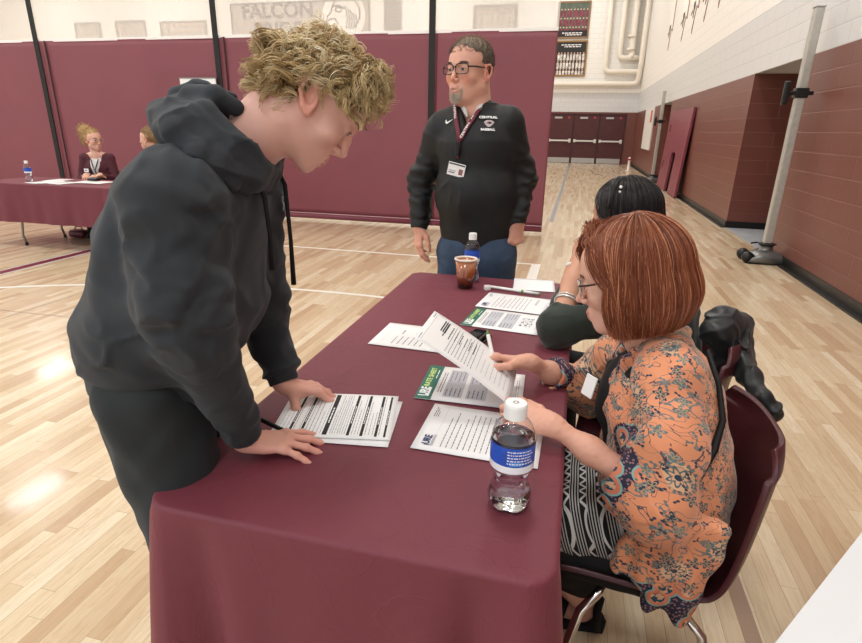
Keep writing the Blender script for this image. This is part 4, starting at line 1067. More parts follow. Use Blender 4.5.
def hand(wrist, fwd, back, side, fingers, thumb, skin, s=1.0, elbow=None, re=.040, h=.0021, nails='#e0a79c', rw=.0225, age=0):
    """side: +1 left hand, -1 right; fingers: four (spread, c1, c2, c3) in degrees; thumb: three directions (to the thumb side, forward, back)"""
    y = _n(fwd); z = np.asarray(back, float); z = _n(z - y * (z @ y)); x = np.cross(y, z)
    M = np.eye(4); M[:3, 0] = x * s; M[:3, 1] = y * s; M[:3, 2] = z * s; M[:3, 3] = wrist
    segs = []; nl = []
    for i, (sp, c1, c2, c3) in enumerate(fingers):
        p = A(side * MCP[i][0], MCP[i][1], MCP[i][2]); pts = [p]; a = math.radians(sp); c = 0; d = None
        for L_, cc in zip(PH_L[i], (c1, c2, c3)):
            c += math.radians(cc); d = A(math.sin(a) * side * math.cos(c), math.cos(a) * math.cos(c), -math.sin(c)); p = p + d * L_; pts.append(p)
        u = A(math.sin(a) * side * math.sin(c), math.cos(a) * math.sin(c), math.cos(c)); r = FR[i]
        segs.append((pts, [r * 1.04, r * .97, r * .86, r * .74])); nl.append((pts[-1] - d * .006 + u * r * .72, d, u, r))
    p = A(side * .020, .020, -.008); pts = [p]
    for L_, d in zip((.044, .034, .027), thumb): d = _n((side * d[0], d[1], d[2])); p = p + d * L_; pts.append(p)
    segs.append((pts, [.0150, .0118, .0108, .0085]))
    u = _n(np.cross(np.cross(d, A(0, 0, 1)), d)); nl.append((pts[-1] - d * .007 + u * .0075, d, u, .0105))
    eb = None if elbow is None else tform(np.array([elbow]), np.linalg.inv(M))[0]
    def f(P):
        S = P * A(1, 1, 1.35)
        d = None
        for i in range(4):
            m = MCP[i]; q = cap(S, (side * (.012 - .008 * i), .008, 0), (side * m[0], m[1], m[2] * 1.35), .0165, .0118); d = q if d is None else smin(d, q, .012)
        d = smin(d, ell(P, (side * .019, .036, -.011), (.015, .027, .013)), .014); d = smin(d, ell(P, (-side * .021, .036, -.008), (.012, .028, .011)), .014)
        d = smin(d, cap(S, (0, -.008, 0), (0, .012, 0), rw * .96, .0215), .02)
        if eb is not None:
            e2 = eb * A(1, 1, 1.0); d = smin(d, chain(P, [(0, -.006, 0), e2 * .45, e2], [rw * .88, re * .92, re], .03), .03)
        for k, (pts, rs) in enumerate(segs):
            fd = chain(P, pts, rs, .004)
            if k < 4: fd = smin(fd, np.linalg.norm(P - pts[1], axis=1) - rs[1] * 1.09, .004)
            d = smin(d, fd, .0075 if k < 4 else .012)
            if k < 4: d = smin(d, np.linalg.norm(P - (pts[0] + A(0, 0, .0015)), axis=1) - .0108, .008)
        if age:
            for k in range(4): d = d + .0  - .0008 * np.exp(-(cap(P, (side * (.010 - .006 * k), .02, .014), tuple(segs[k][0][0] + A(0, 0, .008)), .0) / .004) ** 2)
            d = d + .0006 * waves(P, 5, 260, 5)
        for c_, dd, uu, r in nl:
            pass
        return d
    al = np.concatenate([np.array(q[0]) for q in segs] + [[(-.035, -.04, -.03), (.035, 0, .03)]] + ([[eb - re, eb + re]] if eb is not None else []))
    V, F = sdfmesh(f, al.min(0) - .016, al.max(0) + .016, h / s)
    c = np.array(lin(skin)[:3]); C = np.tile(c, (len(V), 1))
    kn = np.zeros(len(V))
    for pts, rs in segs:
        for j in (1, 2): kn = np.maximum(kn, np.exp(-(np.linalg.norm(V - pts[j], axis=1) / .011) ** 2))
        kn = np.maximum(kn, .8 * np.exp(-(np.linalg.norm(V - pts[-1], axis=1) / .010) ** 2))
    C = C * (1 - .35 * kn[:, None]) + (c * A(1.0, .72, .66)) * .35 * kn[:, None]
    if age: sp = np.clip((waves(V, 12, 190, 5) - .6) * 3, 0, 1)[:, None]; C = C * (1 - .09 * sp * A(.5, 1, 1.2))
    cn = np.array(lin(nails)[:3])
    for c_, dd, uu, r in nl:
        q = V - c_; a = q @ dd; b = q @ np.cross(dd, uu); n_ = ((a / .0065) ** 2 + (b / (r * .62)) ** 2 < 1) & (q @ uu > -.0035); C[n_] = cn
    return tform(V, M), F, C
def sdfpart(name, f, lo, hi, h, m, parent=None, col=None, mi=None, proj=1, label=None):
    V, F = sdfmesh(f, lo, hi, h, proj=proj)
    c = col(V) if col else None
    cen = V[F].mean(1) if mi else None
    o = addobj(name, npmesh(name, V, F, col=c, mi=mi(cen) if mi else None), m, parent, parent is not None)
    if label: o['label'] = label
    return o
def make_person(parts, base, skin, label, group=None, coarse=None):
    """parts: skin patches (V,F,C); coarse: sdf of the covered body that joins them"""
    if coarse is not None:
        f, lo, hi = coarse; V, F = sdfmesh(f, lo, hi, .011); parts = parts + [(V, F, np.tile(np.array(lin(skin)[:3]), (len(V), 1)))]
    V, F, C = joinmesh(parts); me = npmesh('person', V - np.array(base, float), F, col=C)
    o = addobj('person', me, skinmat('skin_' + skin, skin)); o.location = Vector(base); tag(o, label, 'person', group)
    return o
def bounds(pts, pad):
    a = np.array(pts); return a.min(0) - pad, a.max(0) + pad
def curls(M, n, region, col_a, col_b, seed=1, L=(.05, .085), hr=(.004, .008), turns=(1.0, 2.0), flow=(0, 0, -.6), rad=.0007, cran=((0, -.014, .035), (.078, .097, .086)), k=16, m=10, clump=.0045, sides=3, out=1.0, minr=1.03):
    """curly locks rooted on the cranium in local head space; every lock is m strands that share one wave"""
    R = np.random.default_rng(seed); c, r = np.array(cran[0]), np.array(cran[1]); roots = []; nn = 0
    while nn < n:
        q = R.normal(size=(n * 2, 3)); q /= np.linalg.norm(q, axis=1, keepdims=True); p = c + q * r; ok = region(p); roots.append(np.c_[p, q][ok]); nn += ok.sum()
    Rr = np.concatenate(roots)[:n]; p = Rr[:, :3]; nrm = Rr[:, 3:] / r; nrm /= np.linalg.norm(nrm, axis=1, keepdims=True)
    fl = flow(p) if callable(flow) else np.tile(np.array(flow, float), (n, 1))
    fl = fl + R.normal(size=(n, 3)) * .35
    t = np.linspace(0, 1, k); Ln = L[0] + (L[1] - L[0]) * R.random(n)
    path = []; pos = p.copy()
    for tt in t:
        d = nrm * (1 - tt) * out + fl * (.35 + tt * .9); d /= np.linalg.norm(d, axis=1, keepdims=True); path.append(pos.copy()); pos = pos + d * (Ln / (k - 1))[:, None]
    path = np.stack(path, 1)
    T = np.gradient(path, axis=1); T /= np.linalg.norm(T, axis=2, keepdims=True)
    U = np.cross(T, R.normal(size=(n, 1, 3))); U /= np.linalg.norm(U, axis=2, keepdims=True); Wv = np.cross(T, U)
    tu = (turns[0] + (turns[1] - turns[0]) * R.random(n)); h = (hr[0] + (hr[1] - hr[0]) * R.random(n)); ph = R.random(n) * 6.28
    rep = lambda a: np.repeat(a, m, 0)
    N = n * m; ph = rep(ph) + R.normal(size=N) * .35; tu = rep(tu) * (1 + R.normal(size=N) * .04); h = rep(h) * (1 + R.normal(size=N) * .18)
    path, U, Wv = rep(path), rep(U), rep(Wv)
    o = R.normal(size=(N, 2)) * clump * .6; wd = (.75 + .5 * np.sin(t * 3.0))[None]
    a = ph[:, None] + tu[:, None] * 6.28 * t[None]; hh = h[:, None] * np.minimum(1, t * 2.2)[None]
    path = path + U * (np.cos(a) * hh + o[:, :1] * wd)[..., None] + Wv * (np.sin(a) * hh + o[:, 1:] * wd)[..., None]
    q = (path - c) / r; mm = np.linalg.norm(q, axis=2, keepdims=True); path = np.where(mm < minr, c + q / mm * r * minr, path)
    f = np.clip(rep(R.random((n, 1))) * .9 + R.normal(size=(N, 1)) * .16, 0, 1)
    col = np.array(lin(col_a)[:3]) * (1 - f) + np.array(lin(col_b)[:3]) * f
    V, F, C = strands(path, rad, sides, col=col); return tform(V, M), F, C
def hairmat(name, rough=.42): 
    m = mat(name, '#888888', rough, spec=.5, attr=True, coat=0.0); m.node_tree.nodes['Principled BSDF'].inputs['Anisotropic'].default_value = .3
    return m
def fleece(name, c, var=.12):
    m = mat(name, c, .9, var=var, vscale=9, bump=.25, bscale=900, sheen=.5); m.node_tree.nodes['Principled BSDF'].inputs['Sheen Tint'].default_value = lin('#6f7276'); return m
def headM(origin, X, Y, s=1.0):
    Y = _n(Y); X = np.asarray(X, float); X = _n(X - Y * (X @ Y)); Z_ = np.cross(X, Y); M = Matrix.Identity(4)
    for i, a in enumerate((X, Y, Z_)):
        for j in range(3): M[j][i] = a[j] * s
    for j in range(3): M[j][3] = origin[j]
    return M
def headM_from_eye(eye_w, X, Y, s=1.0, el=(.031, .080, 0)):
    M = headM((0, 0, 0), X, Y, s); o = np.array(eye_w) - tform(np.array([el]), M)[0]
    for j in range(3): M[j][3] = o[j]
    return M
def Lp(w, M): return inv(np.array([w], float), M)[0]
# ================================================================ the teenager
def teen():
    p0 = ony(312, 98, 1.06); fg = Fig(p0, 26); B = fg.B; G, L = fg.G, fg.L
    ear = B(310, 97, -.075); eye = B(348, 131, -.031)
    d = eye - ear; d = d - L * (d @ L); sc_ = np.linalg.norm(d) / np.linalg.norm(A(.036 - 0, .080 + .008 - .0)[1:]) if 0 else np.linalg.norm(d) / .087
    sc_ = min(sc_, 1.05); ang = math.atan2(.010, .086) + math.radians(1); Y = _n(d)
    # rotate up by ang about -L (eye sits higher than the ear canal in the head's own frame)
    Xr = -L; up = np.cross(Xr, Y); Y = _n(Y * math.cos(ang) - up * math.sin(ang))
    M = headM_from_eye(eye, Xr, Y, sc_)
    print('TEEN scale', sc_, 'pitch', math.degrees(math.asin(-Y[2])))
    chest = B(232, 168, 0.0)
    nk = Lp(B(236, 158, 0), M)
    hp = dict(neck=nk, skin='#e2b09f', et=26, cr=.92, bk=.90, jw=.93, w=.98, nl=.95, lid=.6, flush=.6, spots=1, nr=.056, chin=.004, lips='#bd7069', mouth=.8)
    head = head_mesh(M, hp)
    elR0, elL0 = B(196, 335, -.22), B(262, 318, .19)
    # right hand: flat on the table, fingers spread; left hand: fingers bent
    zt_ = TZ + .006
    wr = onz(247, 440, TZ + .045); fr_ = onz(298, 442, TZ + .02) - wr
    RH = hand(wr, fr_ + A(0, 0, -.0), A(-.05, -.12, 1), -1, [(16, 4, 14, 8), (3, 6, 12, 8), (-11, 6, 10, 8), (-28, 8, 8, 6)], [(.75, .62, -.28), (.35, .9, -.12), (.1, .98, -.1)], '#dfa593', .94, wr + _n(elR0 - wr) * .13, .027)
    wl = onz(285, 384, TZ + .060); fl_ = onz(326, 388, TZ + .03) - wl
    LH = hand(wl, fl_ + A(0, 0, -.010), A(.1, .05, 1), 1, [(8, 22, 34, 26), (2, 20, 32, 24), (-6, 16, 30, 24), (-14, 12, 28, 22)], [(.5, .35, -.80), (.25, .75, -.6), (.0, .85, -.5)], '#dfa593', .94, wl + _n(elL0 - wl) * .13, .027)
    # joints
    shR, elR = B(174, 203, -.165), B(196, 335, -.22); shL, elL = B(250, 195, .17), B(262, 318, .19)
    wR = wr + _n(elR - wr) * .02; wL = wl + _n(elL - wl) * .008
    nb = B(225, 160, 0); ch = B(196, 205, 0); be = B(180, 285, 0); pe = B(167, 330, 0); hem = B(165, 352, 0)
    base = (pe[0] + .05, pe[1] + .02, 0)
    cf = lambda P: usm(.03, chain(P, [nb, ch, be, pe], [.07, .10, .10, .09]), chain(P, [ch, shR, elR, wR], [.06, .05, .028, .014]), chain(P, [ch, shL, elL, wL], [.06, .05, .028, .014]))
    lo, hi = bounds([nb, ch, be, pe, shR, elR, wR, shL, elL, wL], .13)
    person = make_person([head, RH, LH], base, '#e2b09f', 'teenager with curly blond hair in a charcoal hoodie bending over the table', coarse=(cf, lo, hi))
    eyes(person, M, '#6b7f86', (0, 1, -.35)); brows(person, M, '#96704a', 120, .0006); lashes(person, M, .0010, .6)
    # hoodie: torso squeezed across
    S_ = np.array([G, L, Zv]).T
    def torso(P, pts, rs, k=.06, wl_=1.28):
        q = P @ S_; q = q * A(1, 1 / wl_, 1); pp = [(np.array(p) @ S_) * A(1, 1 / wl_, 1) for p in pts]
        return chain(q, pp, rs, k)
    back_pts = [fg.at(nb, -.02, 0, -.02), fg.at(ch, -.0, 0, -.02), be, fg.at(pe, -.005, 0, 0)]
    def sleeve(P, pts, rs, seed, k=.03):
        d = chain(P, pts, rs, k)
        # gathers across the sleeve, stronger at the elbow and cuff
        g = 0
        for c_, w_, a_ in ((pts[2], .12, .009), (pts[-1], .10, .009), (pts[1], .13, .005)):
            ax = _n(pts[-1] - pts[-2]); g = g + a_ * np.exp(-(np.linalg.norm(P - c_, axis=1) / w_) ** 2) * waves(P, seed, 62, 3, .9, [ax, ax + A(.3, .2, .1)])
        return d + g - .008 * crease(P, seed + 3, 20) - .005 * crease(P, seed + 5, 38)
    hemz = hem[2]
    def hoodie(P):
        d = torso(P, back_pts, [.085, .128, .148, .146])
        d = smin(d, torso(P, [fg.at(hem, -.005, 0, .035), fg.at(hem, -.005, 0, .012)], [.145, .144]), .03)
        d = d + .007 * waves(P, 21, 22, 5, .9) * np.clip((1.45 - P[:, 2]) * 4, 0, 1) - .010 * crease(P, 4, 17) - .006 * crease(P, 8, 30, [Zv + G * .4, Zv - G * .5]) + .003 * waves(P, 4, 48, 4, 1.0, [G, L, G + Zv])
        for (hgt, am) in ((hemz + .075, .006),): d = d - am * np.exp(-((P[:, 2] - hgt - .03 * waves(P, 6, 12, 3)) / .03) ** 2)
        arm = sleeve(P, [fg.at(nb, -.05, -.06, -.03), shR, fg.at(elR, -.01, 0, .06), elR, wR], [.070, .080, .070, .060, .040], 31)
        armL = sleeve(P, [fg.at(nb, -.05, .06, -.03), shL, fg.at(elL, 0, 0, .06), elL, wL], [.085, .074, .064, .056, .038], 37)
        cuffs = 9 + 0 * d
        for a_, b_ in ((wR, elR), (wL, elL)):
            dr = _n(b_ - a_); t = (P - a_) @ dr; rr = np.linalg.norm(P - a_ - t[:, None] * dr, axis=1)
            cuffs = np.minimum(cuffs, smax(np.abs(t - .026) - .030, rr - .037, .006))
            arm = np.where(rr < .09, smax(arm, -t + .02, .01), arm); armL = np.where(rr < .09, smax(armL, -t + .02, .01), armL)
        # ribbed hem band
        q = (P - hem) @ S_; rr = np.hypot(q[:, 0] + .005, q[:, 1] / 1.26)
        band = np.maximum(np.abs(q[:, 2] + .014) - .028, np.abs(rr - .130) - .013); d = smax(d, -(P[:, 2] - (hemz - .0)), .015)
        d = smin(d, band, .012)
        d = smin(d, arm, .045); d = smin(d, armL, .04); d = smin(d, cuffs, .006)
        # neck opening
        d = smax(d, -cap(P, B(250, 140, 0), B(228, 160, 0), .058), .01)
        return d
    M_hood = fleece('charcoal_fleece', '#2a2d31')
    lo, hi = bounds([nb, ch, be, pe, hem, shR, elR, wR, shL, elL, wL], .22)
    hd_ = sdfpart('hoodie', hoodie, lo, hi, .0062, M_hood, person)
    # hood bunched behind the neck
    n0 = B(250, 138, 0)
    def U(pts): return [B(u, v, s) for u, v, s in pts]
    c1 = U([(272, 175, .0), (262, 168, -.085), (236, 142, -.115), (205, 113, -.09), (192, 103, 0), (212, 108, .09), (248, 130, .115), (273, 158, .085), (272, 175, .0)])
    c2 = U([(268, 184, .0), (250, 180, -.10), (218, 160, -.14), (186, 125, -.12), (173, 112, 0), (188, 110, .11), (235, 140, .14), (270, 170, .09), (268, 184, 0)])
    c3 = U([(232, 184, -.14), (198, 154, -.155), (172, 132, -.10), (168, 124, 0), (176, 120, .1)])
    c4 = U([(190, 96, -.03), (214, 98, -.05), (236, 108, -.04)])
    c5 = U([(180, 97, .03), (200, 92, .04), (226, 98, .05)])
    c6 = U([(175, 108, -.05), (200, 120, -.08), (224, 140, -.09)])
    mid = lambda p, q, f=.5: [x * (1 - f) + y * f for x, y in zip(p, q)]
    c12 = mid(c1, c2); c0 = [p + (p - q) * .42 + Zv * .004 for p, q in zip(c1, c2)]; c22 = [p + (p - q) * .45 for p, q in zip(c2, c1)]
    ax_h = B(245, 140, 0)
    def hood(P):
        d = chain(P, c1, [.016, .018, .019, .021, .022, .021, .019, .018, .016], .004)
        for c_, k_, r_ in ((c12, .0025, 1.0), (c2, .004, 1.15), (c22[1:-1], .003, 1.1)):
            d = smin(d, chain(P, c_, [r_ * x for x in [.016, .020, .022, .023, .023, .023, .022, .020, .016]][:len(c_)], .004), k_)
        d = smin(d, chain(P, c3, [.014, .022, .028, .030, .026], .006), .004)
        d = smin(d, chain(P, c4, [.018, .022, .015], .004), .014); d = smin(d, chain(P, c5, [.020, .022, .015], .004), .012); d = smin(d, chain(P, c6, [.018, .020, .016], .004), .003)
        d = smin(d, ell(P, B(195, 122, 0), (.075, .085, .045)), .01)
        return d - .010 * crease(P, 51, 30) - .003 * crease(P, 53, 60)
    lo, hi = bounds(c1 + c2 + c3 + c4 + c5, .06)
    sdfpart('hood', hood, lo, hi, .0040, M_hood, hd_)
    # drawstrings
    for nm, a, dx, ln in (('drawstring', B(278, 170, .03), 0, .245), ('drawstring', B(257, 182, -.07), 0, .17)):
        MB().tube([a, fg.at(a, .012, 0, -.03), fg.at(a, .016, 0, -ln * .6), fg.at(a, .016, 0, -ln)], [.004, .0045, .0045, .006], 8).obj(nm, mat('black_cord', '#0d0d0e', .7), hd_, True, True)
    t = MB(); q = fg.at(B(262, 208, -.02), .02, 0, 0); 
    # small chest print
    Mc = frame(B(268, 203, .0) + G * .03, -L * 1.0 + G * .3, Zv); MB().prism([(-.010, .012), (.004, .014), (.000, .004), (.010, .000), (.002, -.016), (-.004, -.014), (.000, -.004), (-.008, .000)], 0, .0012, Mc).obj('chest_print', mat('grey_white_print', '#c6c6c6', .6), hd_, world=True)
    # trousers
    hR, hL_ = fg.at(hem, -.012, -.10, -.06), fg.at(hem, -.012, .10, -.06)
    aR = A(hR[0] + .10, hR[1] - .0, .06); aL = A(hL_[0] + .06, hL_[1] + .03, .06); kR = (hR + aR) / 2 + G * .02; kL = (hL_ + aL) / 2 + G * .03
    def pants(P):
        d = usm(.05, chain(P, [hR, kR, aR], [.102, .088, .066], .04), chain(P, [hL_, kL, aL], [.102, .088, .066], .04), torso(P, [fg.at(hem, -.012, 0, .0), fg.at(hem, -.012, 0, -.08)], [.112, .108]))
        return d + .005 * waves(P, 61, 38, 5, 1.0) + .005 * waves(P, 63, 60, 3, 1.0, [Zv]) * np.exp(-((P[:, 2] - .12) / .12) ** 2)
    lo, hi = bounds([hR, hL_, aR, aL], .17); lo[2] = .02
    sdfpart('sweatpants', pants, lo, hi, .0085, fleece('dark_sweatpants', '#25292a'), person)
    for a in (aR, aL):
        f = lambda P, a=a: np.maximum(usm(.03, cap(P, fg.at(a, -.03, 0, -.01), fg.at(a, .14, 0, -.03), .048, .035)), .005 - P[:, 2])
        lo, hi = bounds([fg.at(a, -.05), fg.at(a, .2)], .06); lo[2] = 0
        sdfpart('shoe', f, lo, hi, .006, mat('black_shoe', '#18181a', .5), person)
    # necklace
    MB().tube([B(232, 118, -.035), B(238, 128, -.052), B(243, 140, -.05)], .0014, 6).obj('necklace', mat('steel_chain', '#c8c8c8', .25, 1), person, True, True)
    # hair
    M_hair = hairmat('curly_blond_hair')
    def region(p): 
        x, y, z = np.abs(p[:, 0]), p[:, 1], p[:, 2]
        front = z > .066 + 0 * y
        side = (z > .030 + .0 * y) & (y < .060)
        back = (y < -.022) & (z > -.072) 
        return (front & (y > .02)) | side | back
    c_, r_ = A(0, -.008, .034), A(.082, .088, .080)
    def under(P):
        d = ell(P, c_, r_) + .006 * waves(P, 71, 90, 6, 1.0)
        x, y, z = np.abs(P[:, 0]), P[:, 1], P[:, 2]
        cut = smin(np.maximum(.028 - z, y + .020) * .8, 9 + z * 0, .01)
        cut = smax(.062 - z - .0, -.030 - y, .01)            # front and sides: nothing below the hairline
        cut = smin(cut, np.maximum(.046 - z, .0 + y * 0 - 9), .01) if 0 else cut
        low = np.maximum(-.074 - z, -9)                       # nape
        return smax(smax(d, cut, .012), low, .01)
    V, F = sdfmesh(under, (-.12, -.16, -.12), (.12, .14, .16), .005)
    uc = np.tile(np.array(lin('#927448')[:3]), (len(V), 1))
    hu = addobj('hair', npmesh('hair', tform(V, M), F, col=uc), M_hair, person, True)
    def flow(p):
        x, y, z = p.T; f = np.stack([np.sign(x) * .25, np.where(y > .01, 1.0, np.where(y < -.03, .30, .1)), np.where(y > .01, .0, -.9)], -1)
        f[:, 2] -= .2; return f
    side_f = lambda p: region(p) & (p[:, 1] < .05)
    K_ = dict(cran=((0, -.008, .032), (.078, .084, .079)))
    mix = [curls(M, 360, side_f, '#8f7247', '#dcc08a', 5, (.026, .042), (.004, .008), (.7, 1.4), flow, .0009, m=12, out=.45, **K_),
           curls(M, 330, side_f, '#b8986a', '#f0dcae', 6, (.034, .052), (.006, .010), (.7, 1.4), flow, .0008, m=10, out=.5, **K_),
           curls(M, 170, lambda p: region(p) & (p[:, 1] > .015), '#a68a5c', '#e8cf9c', 7, (.035, .058), (.005, .009), (.8, 1.5), lambda p: np.stack([np.sign(p[:, 0]) * .15, p[:, 1] * 0 + 1.0, p[:, 1] * 0 + .22], -1), .0009, m=12, out=.6, **K_),
           curls(M, 140, lambda p: (p[:, 1] < -.035) & (p[:, 2] > -.075) & (p[:, 2] < .03), '#987848', '#e3c895', 8, (.052, .078), (.006, .010), (.8, 1.5), lambda p: np.tile(A(0, -.50, -1.0), (len(p), 1)), .0009, m=12, **K_),
           curls(M, 300, region, '#e3cb98', '#fbf1d2', 9, (.036, .060), (.007, .013), (.9, 1.8), flow, .0006, m=3, clump=.003, out=.8, **K_)]
    V, F, C = joinmesh(mix); addobj('curls', npmesh('curls', V, F, col=C), M_hair, hu, True)
    return person, wr, wl
TEEN, TWR, TWL = teen()
pen(onz(249, 414, TZ + .045), onz(312, 444, TZ + .008), .005, M_penb, M_red, 'black pen with red print held under the teenager\'s right hand', M_penb)
# ================================================================ shared: smooth long hair
def bob(root, M, cols, zb=-.125, cover=58, a=.090, b=.118, H=.104, n=2600, flare=.14, curl=.16, seed=2, name='hair', part=.02, rad=.00075, wave=.004, tiltz=0.0, under='#5a2a14', fringe=None, thick=.010, hm=None):
    """hair falling from a crown to a straight hem; phi runs around the head from the face"""
    c = A(0, -.022, .030)
    def S(phi, t, off=0.0):
        th = np.clip(t / .42, 0, 1) * PI / 2; s = np.clip((t - .42) / .58, 0, 1)
        k = 1 + flare * np.sin(PI * np.clip(s * .9, 0, 1)) - curl * s ** 3
        rad_x, rad_y = (a + off), (b + off)
        x = rad_x * np.sin(phi) * np.sin(th) * k; y = rad_y * np.cos(phi) * np.sin(th) * k
        back = np.clip(-np.cos(phi), 0, 1)
        z = (H + off) * np.cos(th) + s * (zb - c[2]) * (1 - .10 * back)
        y = y + tiltz * s * (c[2] - zb) * 1.0
        return np.stack([c[0] + x, c[1] + y, c[2] + z], -1)
    cov = math.radians(cover)
    ph = np.linspace(cov, 2 * PI - cov, 70); tt = np.linspace(0.0, .985, 34); PHI, T = np.meshgrid(ph, tt, indexing='ij')
    V = S(PHI, T, -.013).reshape(-1, 3); i = np.arange(70 * 34).reshape(70, 34)
    F = np.stack([i[:-1, :-1], i[1:, :-1], i[1:, 1:], i[:-1, 1:]], -1).reshape(-1, 4)
    # cap over the forehead, only the upper part
    ph2 = np.linspace(-cov, cov, 24); t2 = np.linspace(0, .34, 14); P2, T2 = np.meshgrid(ph2, t2, indexing='ij'); V2 = S(P2, T2, -.013).reshape(-1, 3); j = np.arange(24 * 14).reshape(24, 14) + len(V)
    F2 = np.stack([j[:-1, :-1], j[1:, :-1], j[1:, 1:], j[:-1, 1:]], -1).reshape(-1, 4)
    V = np.r_[V, V2]; F = np.r_[F, F2]; uc = np.tile(np.array(lin(under)[:3]), (len(V), 1))
    o = addobj(name, npmesh(name, tform(V, M), F, col=uc), hm, root, True); solid(o, thick, -1)
    R = np.random.default_rng(seed); k = 20
    phi = cov - .12 + (2 * PI - 2 * cov + .24) * R.random(n); t0 = R.random(n) ** 1.6 * .30; t1 = .97 + .05 * R.random(n); t1 = np.where(R.random(n) < .12, .6 + .35 * R.random(n), t1)
    u = np.linspace(0, 1, k)[None]; T = t0[:, None] + (t1 - t0)[:, None] * u
    dphi = (R.normal(size=n) * .05)[:, None] * u + .012 * np.sin(u * 9 + (R.random(n) * 6)[:, None]) 
    off = (-.001 + .006 * R.random(n) ** 1.5)[:, None] + wave * .4 * np.sin(u * 7 + phi[:, None] * 13) * u
    cl = np.sin(phi * 37)[:, None] * .0022 + np.sin(phi * 83)[:, None] * .0015
    P = S(phi[:, None] + dphi, T, off + cl)
    paths = [P]; nn = [n]
    m2 = n // 4; ph3 = (R.random(m2) * 2 - 1) * (cov + .1); a0_ = R.random(m2) * .12; T3 = a0_[:, None] + (.44 + .30 * R.random(m2) - a0_)[:, None] * u ** 1.15
    paths.append(S(ph3[:, None] + (np.where(ph3 > -.25, 1, -1) * (cov + .10) - ph3)[:, None] * np.clip(u * 1.25 - .12, 0, 1) ** 1.6, T3, (-.002 + .006 * R.random(m2))[:, None] * np.ones((1, k)) + .006 * np.sin(u * 3.1))); nn.append(m2)
    if fringe:                                   # hair swept over the forehead
        m = fringe['n']; R2 = np.random.default_rng(seed + 1)
        p0 = np.array(fringe['from']) + R2.normal(size=(m, 3)) * np.array(fringe['sp']); pts = [np.array(q) for q in fringe['via']]
        K = [p0] + [q + R2.normal(size=(m, 3)) * fringe.get('s2', .004) * (1 + .3 * i_) for i_, q in enumerate(pts)]
        K = np.stack(K, 1); nk = K.shape[1]; x = np.linspace(0, nk - 1, k); out = []
        for xv in x:
            i0 = min(int(xv), nk - 2); f = xv - i0; g = lambda q: K[:, max(0, min(nk - 1, q))]
            a0, a1, a2, a3 = g(i0 - 1), g(i0), g(i0 + 1), g(i0 + 2)
            out.append(.5 * (2 * a1 + (a2 - a0) * f + (2 * a0 - 5 * a1 + 4 * a2 - a3) * f * f + (3 * a1 - a0 - 3 * a2 + a3) * f ** 3))
        paths.append(np.stack(out, 1)); nn.append(m)
    P = np.concatenate(paths); N = len(P); ca, cb, cc = [np.array(lin(q)[:3]) for q in cols]
    f = np.clip(.5 + .35 * np.sin(np.arange(N) * 0 + P[:, 8, 0] * 260) + R.normal(size=N) * .22, 0, 1)[:, None]; col = ca * (1 - f) + cb * f
    hi = (R.random(N) < .10)[:, None]; col = np.where(hi, cc, col)
    V, F, C = strands(P, rad, 3, col=col); addobj('strands', npmesh('strands', tform(V, M), F, col=C), hm, o, True)
    return o

